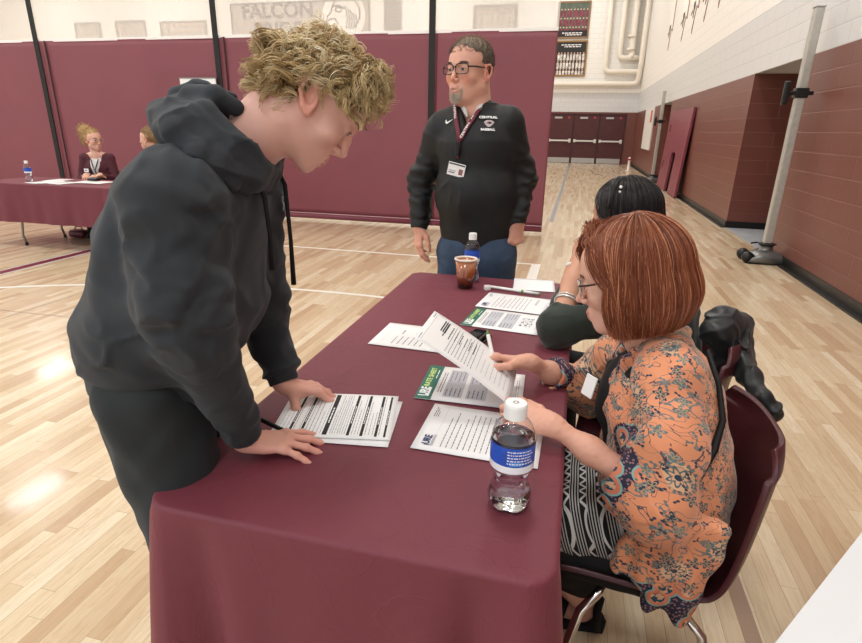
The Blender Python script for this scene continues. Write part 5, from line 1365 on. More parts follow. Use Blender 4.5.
# ================================================================ red-haired woman
def kimono_mat():
    m = bpy.data.materials.new('orange_floral_print'); m.use_nodes = True; t = NT(m); b = t.b
    co = t.coords(); at_ = t.add('ShaderNodeAttribute'); at_.attribute_name = 'cloth'; flat = at_.outputs['Vector']; g = t.add('ShaderNodeVectorMath', operation='ADD', inp={0: co, 1: t.add('ShaderNodeVectorMath', operation='SCALE', inp={0: t.add('ShaderNodeTexNoise', inp={'Vector': co, 'Scale': 5.0}).outputs[1], 'Scale': .03}).outputs[0]}).outputs[0]
    def cells(scale, rnd=1.0):
        v = t.add('ShaderNodeTexVoronoi', voronoi_dimensions='2D', inp={'Vector': flat, 'Scale': scale, 'Randomness': rnd}); 
        loc = t.add('ShaderNodeVectorMath', operation='SUBTRACT', inp={0: t.add('ShaderNodeVectorMath', operation='SCALE', inp={0: flat, 'Scale': scale}).outputs[0], 1: t.add('ShaderNodeVectorMath', operation='SCALE', inp={0: v.outputs['Position'], 'Scale': scale}).outputs[0]}).outputs[0]
        q = t.sep(loc); return v.outputs['Distance'], v.outputs['Color'], t.math('ARCTAN2', q[1], q[0]), q
    def lt(a, b_): return t.math('LESS_THAN', a, b_)
    def gt(a, b_): return t.math('GREATER_THAN', a, b_)
    mul = lambda a, b_: t.math('MULTIPLY', a, b_)
    base = t.ramp(t.noise(co, 3, 2), [(.3, lin('#d98a60')), (.7, lin('#e69c72'))])
    navy, slate, teal, cream, gold = lin('#253044'), lin('#5d6f70'), lin('#44606a'), lin('#d9b58f'), lin('#a08a62')
    c = base
    # paisley drops: rings of dots
    d, rc, an, q = cells(9.0); sel = gt(t.sep(rc)[0], .35)
    ring = mul(sel, lt(t.math('ABSOLUTE', t.math('SUBTRACT', d, .27)), .035)); dots = gt(t.math('SINE', mul(an, 22)), -.1)
    c = t.mix(mul(mul(sel, lt(d, .25)), .75), c, cream); c = t.mix(mul(ring, dots), c, slate)
    c = t.mix(mul(sel, lt(t.math('ABSOLUTE', t.math('SUBTRACT', d, t.math('ADD', .13, mul(t.math('SINE', mul(an, 7)), .04)))), .022)), c, teal)
    c = t.mix(mul(sel, lt(d, .055)), c, navy)
    # vines
    n1 = t.noise(flat, 15, 2, .5, .8); c = t.mix(mul(lt(t.math('ABSOLUTE', t.math('SUBTRACT', n1, .5)), .010), .85), c, slate)
    n2 = t.noise(t.mapping(flat, loc=(3, 5, 0)), 19, 2, .5, 1.2); c = t.mix(mul(lt(t.math('ABSOLUTE', t.math('SUBTRACT', n2, .52)), .008), .9), c, navy)
    # flowers
    d, rc, an, q = cells(21.0); s1 = t.sep(rc)
    pet = t.math('ADD', .22, mul(t.math('COSINE', t.math('ADD', mul(an, 5), mul(s1[0], 6))), .11)); fm = mul(lt(d, pet), gt(s1[1], .12))
    fc = t.mix(gt(s1[2], .5), slate, navy); c = t.mix(fm, c, fc)
    c = t.mix(mul(fm, lt(t.math('ABSOLUTE', t.math('SUBTRACT', d, t.math('MULTIPLY', pet, .62))), .030)), c, t.mix(.5, slate, cream))
    c = t.mix(mul(fm, lt(d, .06)), c, gold)
    # leaves
    d, rc, an, q = cells(44.0); s2 = t.sep(rc)
    lf = lt(d, t.math('ADD', .15, mul(t.math('COSINE', t.math('ADD', mul(an, 2), mul(s2[0], 9))), .13))); c = t.mix(mul(lf, gt(s2[1], .36)), c, t.mix(gt(s2[2], .45), slate, navy))
    t.link(c, b.inputs['Base Color']); b.inputs['Roughness'].default_value = .75; b.inputs['Sheen Weight'].default_value = .2
    t.bump(t.noise(co, 500, 2), .1, .001)
    return m
def border_mat():
    m = bpy.data.materials.new('navy_border_print'); m.use_nodes = True; t = NT(m); b = t.b; at_ = t.add('ShaderNodeAttribute'); at_.attribute_name = 'cloth'; flat = at_.outputs['Vector']
    v = t.add('ShaderNodeTexVoronoi', voronoi_dimensions='2D', inp={'Vector': flat, 'Scale': 17.0, 'Randomness': .6}); d = v.outputs['Distance']
    sp = t.add('ShaderNodeTexVoronoi', voronoi_dimensions='2D', inp={'Vector': flat, 'Scale': 130.0}).outputs['Distance']
    base = t.mix(t.math('LESS_THAN', sp, .28), lin('#27283d'), lin('#9a6f70'))
    c = t.mix(t.math('LESS_THAN', d, .44), base, lin('#7fb0aa')); c = t.mix(t.math('LESS_THAN', d, .38), c, lin('#d77f60'))
    inn = t.mix(t.math('GREATER_THAN', t.noise(flat, 70, 3), .52), lin('#1f4a5c'), lin('#dcae8c')); c = t.mix(t.math('LESS_THAN', d, .24), c, inn)
    t.link(c, b.inputs['Base Color']); b.inputs['Roughness'].default_value = .75; return m
def woman_red():
    fg = Fig((.155, 1.30, 1.1), 170); B = fg.B; G, L = fg.G, fg.L
    th = math.radians(17); Y = G * math.cos(th) - Zv * math.sin(th); M = headM_from_eye(B(591, 279, .031), -L, Y, 1.0)
    nk = Lp(B(647, 338, 0), M)
    hp = dict(neck=nk, skin='#dfae98', jw=.95, w=.96, nl=1.25, lid=.9, flush=1.0, nr=.050, lips='#b8685f', double=True, ears=0, mouth=.3)
    head = head_mesh(M, hp)
    wl = onz(550, 424, .805); wr = onz(528, 362, .835)
    elL, elR = B(652, 492, .235), B(590, 392, -.22)
    LH = hand(wl, A(-.92, .30, .10), A(-.1, -.45, 1), 1, [(6, 30, 38, 28), (1, 38, 46, 30), (-4, 44, 50, 34), (-8, 48, 50, 34)], [(.55, .55, -.35), (.15, .95, -.10), (-.05, .99, .05)], '#dba48d', .92, wl + _n(elL - wl) * .22, .031, age=1)
    RH = hand(wr, A(-1, -.03, -.02), A(.0, .50, .85), -1, [(8, 24, 42, 22), (2, 34, 50, 30), (-4, 46, 58, 40), (-8, 54, 60, 44)], [(.70, .55, -.30), (.10, .97, -.22), (-.30, .92, -.15)], '#dba48d', .92, wr + _n(elR - wr) * .20, .031, age=1)
    nb, ch, be, pe = B(655, 345, 0), B(650, 395, 0), B(655, 465, 0), B(652, 520, 0); pe[2] = .50
    shL, shR = B(668, 376, .160), B(618, 356, -.160)
    kN, kF = A(-.10, 1.20, .48), A(-.10, 1.44, .48); aN, aF = A(.12, 1.20, .09), A(-.12, 1.5, .09)
    q = onz(572, 612, .07); aN = A(q[0] + .02, q[1] + .04, .09)
    hipN, hipF = fg.at(pe, 0, .10, -.0), fg.at(pe, 0, -.10, -.0)
    def coarse(P): return usm(.03, chain(P, [nb, ch, be, pe], [.05, .09, .10, .10]), chain(P, [ch, shL, elL, wl], [.05, .045, .022, .012]), chain(P, [ch, shR, elR, wr], [.05, .045, .022, .012]),
                                  chain(P, [hipN, kN, aN], [.07, .05, .032]), chain(P, [hipF, kF, aF], [.07, .05, .032]))
    lo, hi = bounds([nb, ch, be, pe, shL, shR, elL, elR, wl, wr, kN, kF, aN, aF], .12)
    per = make_person([head, LH, RH], (pe[0], pe[1], 0), '#dfae98', 'seated woman with a red bob and glasses in an orange floral kimono reading papers', coarse=(coarse, lo, hi))
    eyes(per, M, '#54606a', (0, 1, -.45)); brows(per, M, '#8a5a45', 70, .0005); lashes(per, M, .0008, .9)
    glasses(per, M, mat('pale_clear_frame', '#d9cdbf', .2, trans=.4), mat('tortoise_frame', '#3b2416', .25, var=.6, vscale=120), r=.0016, rx=.026, rz=.018)
    # black top
    S_ = np.array([G, L, Zv]).T
    def tor(P, pts, rs, k=.05, wd=1.25):
        q = (P @ S_) * A(1, 1 / wd, 1); return chain(q, [(np.array(p) @ S_) * A(1, 1 / wd, 1) for p in pts], rs, k)
    tp = [fg.at(nb, -.0, 0, -.02), fg.at(ch, .0, 0, 0), be, pe]
    def top(P):
        d = tor(P, tp, [.058, .102, .122, .140]); d = smin(d, ell(P, fg.at(ch, .045, 0, -.03), (.070, .095, .080), S_), .04)
        d = smin(d, chain(P, [fg.at(shR, 0, .03), ch, fg.at(shL, 0, -.03)], [.036, .07, .036]), .04); return smax(d, -cap(P, nb + Zv * .05 + G * .035, nb + G * .05, .052), .01) + .003 * waves(P, 3, 50, 4)
    M_blk = mat('black_knit', '#0e0e10', .8)
    lo, hi = bounds(tp, .2); tb = sdfpart('black_top', top, lo, hi, .007, M_blk, per)
    # kimono
    cuffL = B(604, 470, .245); cuffR = B(560, 366, -.19); cuffR = wr + _n(elR - wr) * .10
    cuffL = wl + _n(elL - wl) * .155
    def kim(P):
        d = tor(P, [fg.at(nb, -.012, 0, -.02), fg.at(ch, -.022, 0, 0), fg.at(be, -.022), fg.at(pe, -.015, 0, .0)], [.070, .128, .146, .158])
        d = smin(d, chain(P, [fg.at(nb, -.02, 0, .0), fg.at(shL, 0, 0, .0)], [.05, .062]), .03); d = smin(d, chain(P, [fg.at(nb, -.02), fg.at(shR)], [.055, .06]), .03)
        # front opening
        q = (P - nb) @ S_; front = q[:, 0] - (.052 + .30 * np.clip(-q[:, 2], 0, .5) * .55)
        d = smax(d, -smax(.0 - front, np.abs(q[:, 1]) - .040, .01), .006)
        d = smax(d, -cap(P, nb + Zv * .10 + G * .03, nb + G * .035 + Zv * .0, .060), .008)
        # lapels / collar roll
        col = chain(P, [fg.at(nb, .095, .046, -.16), fg.at(nb, .055, .064, -.03), fg.at(nb, -.02, .060, .035), fg.at(nb, -.060, 0, .045), fg.at(nb, -.02, -.060, .035), fg.at(nb, .055, -.064, -.03), fg.at(nb, .095, -.046, -.16)], [.014, .015, .016, .017, .016, .015, .014], .01)
        d = smin(d, col, .008)
        # near sleeve: wide, hanging
        sl = chain(P, [shL, fg.at((shL + elL) / 2, -.01, .015), fg.at(elL, .0, .01, -.005), cuffL + G * -.01], [.066, .074, .074, .050], .05)
        sl = smin(sl, chain(P, [fg.at(elL, -.01, .01, -.06), cuffL + A(.02, 0, -.05)], [.05, .028], .03), .05)
        dr = _n(cuffL - elL); tt = (P - cuffL) @ dr; near = np.linalg.norm(P - cuffL, axis=1) < .16
        sl = np.where(near, smax(sl, tt - .0, .004), sl)
        sl = smax(sl, -chain(P, [cuffL + dr * .03, cuffL - dr * .04], [.046, .036]), .004)
        sr = chain(P, [shR, (shR + elR) / 2, elR, cuffR], [.070, .070, .066, .046], .04)
        dr2 = _n(cuffR - elR); t2 = (P - cuffR) @ dr2; sr = np.where(np.linalg.norm(P - cuffR, axis=1) < .13, smax(sr, t2, .004), sr)
        sr = smax(sr, -chain(P, [cuffR + dr2 * .03, cuffR - dr2 * .03], [.042, .033]), .004)
        fold = .007 * crease(P, 41, 26) + .008 * crease(P, 43, 15, [A(1, 0, .3), A(.3, 0, 1)]) + .005 * waves(P, 45, 34, 4, 1.1)
        d = smin(d, sl, .03); d = smin(d, sr, .02)
        # skirt hanging beside the seat
        c1 = B(682, 574, .215); sk = boxs(P, c1 + A(.0, .0, .015), (.062, .020, .145), frm(G + A(0, 0, .12), L), .02)
        sk = sk - .010 * np.sin(((P - c1) @ G) * 95 + (P[:, 2]) * 6) * np.clip((c1[2] + .14 - P[:, 2]) * 6, 0, 1)
        c2 = B(652, 545, .22); sk2 = boxs(P, c2 + A(0, 0, .0), (.055, .018, .11), frm(G + A(0, 0, .35), L), .016) - .006 * np.sin(((P - c2) @ G) * 120)
        d = smin(d, sk, .05); d = smin(d, sk2, .03)
        return d - fold * .8 + .003
    hz = B(690, 604, .225)[2]
    def mi(c):
        dr = _n(cuffL - elL); a = (np.linalg.norm(c - cuffL, axis=1) < .10) & (((c - cuffL) @ dr) > -.040)
        dr2 = _n(cuffR - elR); b_ = (np.linalg.norm(c - cuffR, axis=1) < .08) & (((c - cuffR) @ dr2) > -.035)
        q = (c - nb) @ S_; lap = (np.abs(np.abs(q[:, 1]) - .050) < .022) & (q[:, 0] > .035) & (q[:, 2] < .0)
        h = (c[:, 2] < hz + .035) & (c[:, 1] < pe[1])
        return (a | b_ | lap | h).astype(int)
    lo, hi = bounds([nb, ch, be, pe, shL, shR, elL, elR, cuffL, cuffR, B(700, 615, .2)], .14)
    lo[2] = .27
    ko = sdfpart('kimono', kim, lo, hi, .0055, [kimono_mat(), border_mat()], per, mi=mi)
    me = ko.data; nv = len(me.vertices); co = np.empty(nv * 3, np.float32); me.vertices.foreach_get('co', co); co = co.reshape(-1, 3).astype(float)
    dx, dy = co[:, 0] - (be[0] + .06), co[:, 1] - be[1]; ds = np.hypot(dx, dy)
    at = me.attributes.new('cloth', 'FLOAT_VECTOR', 'POINT'); at.data.foreach_set('vector', np.stack([np.arctan2(dx, -dy) * .24, co[:, 2] - .75 * ds + .02 * waves(co, 3, 8), 0 * ds], -1).astype(np.float32).ravel())
    # crossbody strap
    st = [B(707, 350, .03), B(719, 385, .06), B(723, 420, .09), B(714, 450, .125), B(694, 482, .165), B(670, 515, .19)]
    MB().tube(st, [.006, .006, .007, .009, .010, .010], 8).obj('bag_strap', mat('black_strap', '#0c0c0d', .6), per, True, True)
    # name tag
    c = B(590, 386, .07); MB().box((-.004, -.018, -.026), (.0, .018, .026), .001, Matrix.Translation(c + G * .0) @ Matrix.Rotation(math.radians(38), 4, 'Z') @ Matrix.Rotation(.25, 4, 'Y')).obj('name_tag', mat('white_tag', '#f1efec', .5), tb, world=True)
    # skirt over the thighs
    sp = bpy.data.materials.new('black_white_woven'); sp.use_nodes = True; t = NT(sp); co = t.coords(); s0 = t.sep(co)
    u = t.math('ADD', s0[0], t.math('MULTIPLY', s0[2], .35)); v = t.math('ADD', s0[1], t.math('MULTIPLY', s0[2], -.6))
    fu = t.math('FRACT', t.math('MULTIPLY', u, 24)); stripe = t.math('GREATER_THAN', t.math('SINE', t.math('MULTIPLY', u, 900)), .2)
    zig = t.math('LESS_THAN', t.math('ABSOLUTE', t.math('SUBTRACT', t.math('PINGPONG', t.math('MULTIPLY', v, 60), 1.0), t.math('MULTIPLY', t.math('SUBTRACT', fu, .0), 2.5))), .25)
    msk = t.math('LESS_THAN', fu, .4); f = t.math('ADD', t.math('MULTIPLY', msk, zig), t.math('MULTIPLY', t.math('SUBTRACT', 1.0, msk), t.math('MULTIPLY', stripe, .75)))
    t.link(t.mix(f, lin('#101012'), lin('#cfccc6')), t.b.inputs['Base Color']); t.b.inputs['Roughness'].default_value = .9
    kN2, kF2 = fg.at(kN, 0, 0, .0), kF
    def skirt(P):
        d = usm(.05, chain(P, [hipN + Zv * .02, kN2], [.105, .075]), chain(P, [hipF + Zv * .02, kF2], [.105, .075]), chain(P, [(hipN + hipF) / 2 + Zv * .03 + G * .05, (kN2 + kF2) / 2], [.09, .06]))
        return d + .004 * waves(P, 81, 45, 4)
    lo, hi = bounds([hipN, hipF, kN, kF], .14); sdfpart('woven_skirt', skirt, lo, hi, .007, sp, per)
    def legs(P):
        d = np.minimum(chain(P, [kN, kN + A(.03, 0, -.06), aN + Zv * .09], [.07, .070, .066], .03), chain(P, [kF, aF + Zv * .05], [.07, .06]))
        return smin(d, chain(P, [fg.at(hipN, 0, .03, -.06), fg.at(kN, 0, .02, -.04)], [.075, .065]), .03) + .003 * waves(P, 82, 50, 4)
    lo, hi = bounds([kN, kF, aN, aF, hipN], .13); sdfpart('trousers', legs, lo, hi, .008, M_blk, per)
    for a, f_ in ((aN, 0), (aF, .0)):
        z0 = .0
        foot = lambda P, a=a: np.maximum(usm(.02, cap(P, a + A(.02, 0, -.02), a + A(0, 0, .05), .036, .03), cap(P, a + A(.01, 0, -.05), a + A(-.13, 0, -.06), .030, .020)), .018 - P[:, 2])
        lo, hi = bounds([a, a + A(-.14, 0, -.06)], .06); sdfpart('foot', foot, lo, hi, .005, mat('foot_skin', '#c9937f', .5), per)
        s = MB(); 
        s.prism([(a[0] + x, a[1] + y) for x, y in ((.075, -.03), (.085, 0), (.075, .03), (-.02, .042), (-.13, .045), (-.165, .02), (-.165, -.02), (-.13, -.045), (-.02, -.042))], .001, .022)
        s.obj('sandal_sole', M_blk, per, world=True)
        MB().tube([a + A(-.06, -.045, -.075), a + A(-.05, -.034, -.03), a + A(-.04, 0, -.015), a + A(-.05, .034, -.03), a + A(-.06, .045, -.075)], .013, 8).obj('sandal_strap', M_blk, per, True, True)
        MB().tube([a + A(.055, -.04, -.07), a + A(.05, -.036, -.0), a + A(.06, 0, .01), a + A(.05, .036, -.0), a + A(.055, .04, -.07)], .012, 8).obj('sandal_strap', M_blk, per, True, True)
    # hair
    hm = mat('red_bob_hair', '#8a4a2a', .33, spec=.6, attr=True)
    Mh = M @ Matrix.Rotation(math.radians(9), 4, 'X')
    bob(per, Mh, ('#6a331c', '#a25a38', '#c88460'), zb=-.120, cover=72, a=.096, b=.115, H=.102, n=5200, flare=.13, curl=.20, seed=4, under='#703820', hm=hm, rad=.0007,
        fringe=dict(n=420, **{'from': (.0, .045, .122)}, sp=(.014, .014, .003), via=[(.005, .080, .088), (.038, .094, .052), (.060, .084, .010), (.070, .068, -.025)], s2=.005))
    P_ = []
    Rn = np.random.default_rng(9)
    for sx, via, n_ in ((-1, [(-.010, .060, .114), (-.050, .052, .082), (-.083, .024, .030), (-.094, .004, -.05), (-.090, -.002, -.116)], 420), (1, [(.010, .060, .118), (.05, .080, .075), (.080, .055, .030), (.090, .04, -.05), (.086, .03, -.11)], 300)):
        K = np.stack([np.array(q) + Rn.normal(size=(n_, 3)) * A(.007, .011, .005) for q in via], 1); xs_ = np.linspace(0, 4, 18); out = []
        for xv in xs_:
            i0 = min(int(xv), 3); f = xv - i0; f = f * f * (3 - 2 * f) * .4 + f * .6; out.append(K[:, i0] * (1 - f) + K[:, i0 + 1] * f)
        P_.append(np.stack(out, 1))
    P = np.concatenate(P_); N = len(P); f = Rn.random((N, 1)); col = np.array(lin('#6a331c')[:3]) * (1 - f) + np.array(lin('#ac6340')[:3]) * f
    V, F, C = strands(P, .0008, 3, col=col); addobj('face_framing_hair', npmesh('face_framing_hair', tform(V, Mh), F, col=C), hm, per, True)
    pen(ony(487, 330, 1.42), wr + A(-.078, -.028, -.036), .0055, M_penw, M_leaf, 'white pen with green tip upright in the red-haired woman\'s hand', M_leaf)
    # chair
    shell_chair((.245, 1.275), .0, 'maroon plastic shell chair with chrome legs under the red-haired woman')
    return per
def shell_chair(c, rz, label, tilt=0):
    t = empty('shell_chair', (c[0], c[1], 0), label, 'chair', 'shell chairs behind the near table', rz)
    prof = [(-.225, .375, .19), (-.215, .398, .205), (-.17, .412, .215), (-.06, .408, .225), (.06, .400, .23), (.13, .405, .235), (.175, .44, .24), (.195, .50, .243), (.208, .60, .245), (.218, .70, .24), (.226, .75, .23), (.231, .785, .205), (.233, .805, .16)]
    from bisect import bisect
    P = np.array(prof); s = np.linspace(0, len(P) - 1, 60); pr = np.stack([np.interp(s, np.arange(len(P)), P[:, i]) for i in range(3)], 1)
    ker = np.ones(7) / 7; 
    for i in range(3): x = np.pad(pr[:, i], 3, 'edge'); pr[:, i] = np.convolve(x, ker, 'valid')
    T = np.gradient(pr[:, :2], axis=0); T /= np.linalg.norm(T, axis=1, keepdims=True); Nn = np.stack([-T[:, 1], T[:, 0]], 1)
    v = np.linspace(-1, 1, 31); V = []
    for i in range(60):
        for y in v:
            e = .045 * abs(y) ** 3.2 * (1 - .25 * (i > 50)); 
            x, z = pr[i, 0] + Nn[i, 0] * e, pr[i, 1] + Nn[i, 1] * e
            if i > 20: x += .012 * (1 - y * y)
            V.append((x, y * pr[i, 2] * .90, z))
    ii = np.arange(60 * 31).reshape(60, 31); F = np.stack([ii[:-1, :-1], ii[1:, :-1], ii[1:, 1:], ii[:-1, 1:]], -1).reshape(-1, 4)
    o = addobj('shell', npmesh('shell', np.array(V), F), mat('maroon_shell_plastic', '#4a2126', .36, bump=.12, bscale=350), t); solid(o, .013, -1)
    b_ = o.modifiers.new('round', 'BEVEL'); b_.width = .003; b_.segments = 2
    ch = mat('chrome', '#d9d6d2', .08, 1)
    for sy in (-1, 1):
        MB().tube([(-.06, sy * .10, .385), (-.09, sy * .17, .372), (-.13, sy * .195, .33), (-.20, sy * .235, .012)], .0115, 14).obj('leg', ch, t, True)
        MB().tube([(.05, sy * .10, .385), (.09, sy * .17, .372), (.14, sy * .195, .33), (.215, sy * .235, .012)], .0115, 14).obj('leg', ch, t, True)
        MB().box((-.10, sy * .10 - .02, .372), (.10, sy * .10 + .02, .392), .004).obj('bracket', M_rub, t)
        for x in (-.201, .216): MB().lathe([(.016, 0), (.016, .02), (.013, .03)], 14, (x, sy * .236, .0)).obj('glide', M_rub, t, True)
    return t
RED = woman_red()

# ================================================================ black-haired woman
def woman_black():
    fg = Fig((.215, 2.0, 1.1), 158); B = fg.B; G, L = fg.G, fg.L
    th = math.radians(6); Y = G * math.cos(th) - Zv * math.sin(th); org = B(621, 216, 0); M = headM(org, -L, Y, 1.0)
    hp = dict(neck=Lp(B(645, 262, 0), M), skin='#c9957b', jw=.95, w=.96, nl=.8, ears=0, nr=.048)
    head = head_mesh(M, hp, .0035)
    e1 = onz(556, 332, .80); e2 = A(e1[0] + .03, e1[1] + .25, .80)
    w1 = B(585, 245, .03); w2 = B(580, 246, -.045)
    h1 = hand(w1, A(.35, .1, .9), A(-.9, -.3, .3), 1, [(6, 30, 45, 30), (1, 34, 50, 30), (-4, 38, 52, 30), (-8, 40, 52, 30)], [(.6, .6, -.3), (.2, .9, -.2), (0, .9, -.2)], '#c9957b', .9, e1, .040, h=.003)
    h2 = hand(w2, A(.35, .05, .9), A(-.9, .3, .3), -1, [(6, 30, 45, 30), (1, 34, 50, 30), (-4, 38, 52, 30), (-8, 40, 52, 30)], [(.6, .6, -.3), (.2, .9, -.2), (0, .9, -.2)], '#c9957b', .9, e2, .040, h=.003)
    nb, ch, be, pe = B(652, 268, 0), B(655, 305, 0), B(655, 360, 0), B(655, 400, 0); pe[2] = .50; be[2] = max(be[2], .68)
    shL, shR = fg.at(nb, -.01, .155, -.055), fg.at(nb, -.01, -.155, -.055)
    coarse = lambda P: usm(.03, chain(P, [nb, ch, be, pe], [.05, .08, .09, .10]), chain(P, [ch, shL, e1], [.05, .045, .024]), chain(P, [ch, shR, e2], [.05, .045, .024]))
    lo, hi = bounds([nb, ch, be, pe, shL, shR, e1, e2], .12)
    per = make_person([head, h1, h2], (pe[0], pe[1], 0), '#c9957b', 'seated black-haired woman in a dark green shirt resting her chin on her hands', coarse=(coarse, lo, hi))
    S_ = np.array([G, L, Zv]).T
    def tor(P, pts, rs, k=.05, wd=1.25):
        q = (P @ S_) * A(1, 1 / wd, 1); return chain(q, [(np.array(p) @ S_) * A(1, 1 / wd, 1) for p in pts], rs, k)
    u1 = _n(w1 - e1); u2 = _n(w2 - e2); c1, c2 = e1 + u1 * .075, e2 + u2 * .075
    def shirt(P):
        d = tor(P, [nb - Zv * .02, ch, be, pe], [.07, .125, .135, .15]); d = smin(d, chain(P, [shL, nb, shR], [.06, .06, .06]), .04)
        for s_, e_, c_ in ((shL, e1, c1), (shR, e2, c2)):
            m_ = (s_ + e_) / 2 + A(.0, 0, -.01); a = chain(P, [s_, m_, e_ + A(.005, 0, .015), c_], [.070, .066, .058, .052], .04); dr = _n(c_ - e_)
            a = np.where(np.linalg.norm(P - c_, axis=1) < .10, smax(a, (P - c_) @ dr, .008), a); d = smin(d, a, .03)
        return smax(d, .752 - P[:, 2] + 0 * d - 10 * (P[:, 0] > .04), .004) - .007 * crease(P, 91, 30) + .003 * waves(P, 92, 60, 4)
    lo, hi = bounds([nb, ch, be, pe, shL, shR, e1, e2, c1], .15); sdfpart('green_shirt', shirt, lo, hi, .006, mat('dark_green_cotton', '#222b24', .85, sheen=.2), per)
    def legs(P): return usm(.04, chain(P, [fg.at(pe, 0, .09), fg.at(pe, .40, .10, 0), fg.at(pe, .36, .1, -.43)], [.085, .065, .05]), chain(P, [fg.at(pe, 0, -.09), fg.at(pe, .40, -.10, 0), fg.at(pe, .36, -.1, -.43)], [.085, .065, .05]))
    lo, hi = bounds([fg.at(pe, 0, .15), fg.at(pe, .45, -.15), fg.at(pe, .36, .1, -.45)], .12); lo[2] = .02; sdfpart('trousers', legs, lo, hi, .011, mat('dark_denim_plain', '#1a1c22', .8), per)
    for s_ in (.1, -.1):
        a = fg.at(pe, .36, s_, 0); a[2] = .05; f = lambda P, a=a: np.maximum(cap(P, a - G * .04, a + G * .12, .045, .034), .004 - P[:, 2]); lo, hi = bounds([a - G * .1, a + G * .18], .05); lo[2] = 0
        sdfpart('shoe', f, lo, hi, .008, mat('black_shoe', '#18181a', .5), per)
    hm = mat('black_hair', '#141112', .30, spec=.6, attr=True)
    bob(per, M, ('#0d0a0a', '#221a19', '#3b302e'), zb=-.23, cover=72, a=.090, b=.112, H=.100, n=3400, flare=.08, curl=.05, seed=14, under='#0c0a0a', hm=hm, rad=.0007)
    # headband and beads
    pts = [tform(np.array([(.095 * math.sin(a), .012, .026 + .106 * math.cos(a))]), M)[0] for a in np.linspace(-1.5, 1.5, 20)]
    MB().tube(pts, .0045, 8).obj('headband', mat('black_gloss', '#101012', .25), per, True, True)
    for k, (u, v) in enumerate(((621, 187), (620, 192), (619.5, 197), (618.5, 202), (617.5, 207))):
        c = B(u, v, .080 - .004 * k); mb = MB(); bmesh.ops.create_uvsphere(mb.b, u_segments=12, v_segments=8, radius=.0055 - .0004 * k)
        for x in mb.b.verts: x.co += Vector(c)
        mb.obj('hair_bead', mat('pearl', '#ece9e4', .2), per, True, True)
    # bracelet and watch
    def band(c, ax, r, w_, m, nm):
        ax = _n(ax); a1 = _n(np.cross(ax, A(0, 1, .2))); a2 = np.cross(ax, a1); mb = MB()
        mb.tube([Vector(c + (a1 * math.cos(q) + a2 * math.sin(q)) * r) for q in np.linspace(0, 2 * PI, 25)], w_, 8, False); return mb.obj(nm, m, per, True, True)
    p = e1 + u1 * .125; band(p, u1, .037, .0045, mat('silver_beads', '#d9d6d1', .25, .6), 'bracelet'); band(p + u1 * .012, u1, .036, .003, mat('silver_beads', '#d9d6d1', .25, .6), 'bracelet')
    p = e2 + u2 * .17; band(p, u2, .033, .007, mat('white_watch_strap', '#e6e4e0', .4), 'watch')
    shell_chair((.32, 1.90), math.radians(-6), 'maroon shell chair behind the black-haired woman, black jacket over its back')
    return per
BLK = woman_black()
# black jacket over the second chair
def jacket():
    Mb = mat('black_nylon', '#101113', .42, sheen=.1)
    q = lambda u, v, y: ony(u, v, y)
    def f(P):
        d = chain(P, [q(712, 330, 1.80), q(722, 322, 1.84), q(738, 324, 1.90)], [.035, .045, .04], .03)
        d = smin(d, boxs(P, q(722, 348, 1.84), (.026, .085, .075), frm(A(1, -.2, .15), A(.2, 1, 0)), .02), .05)
        d = smin(d, chain(P, [q(735, 335, 1.86), q(745, 370, 1.86)], [.04, .035]), .05)
        d = smin(d, chain(P, [q(740, 355, 1.80), q(750, 378, 1.70), q(762, 398, 1.62), q(774, 414, 1.60)], [.034, .030, .024, .020], .02), .03)
        d = smin(d, chain(P, [q(772, 412, 1.60), q(768, 424, 1.58)], [.020, .014]), .02)
        return d - .009 * crease(P, 95, 34) + .004 * waves(P, 96, 55, 5, 1.2)
    lo, hi = bounds([q(700, 300, 1.85), q(785, 440, 1.85), q(785, 432, 1.55), q(760, 432, 1.55), q(712, 340, 1.75), q(712, 340, 2.0)], .06)
    o = sdfpart('jacket', f, lo, hi, .0045, Mb); tag(o, 'black nylon jacket hanging over the back of the farther maroon chair', 'jacket')
jacket()

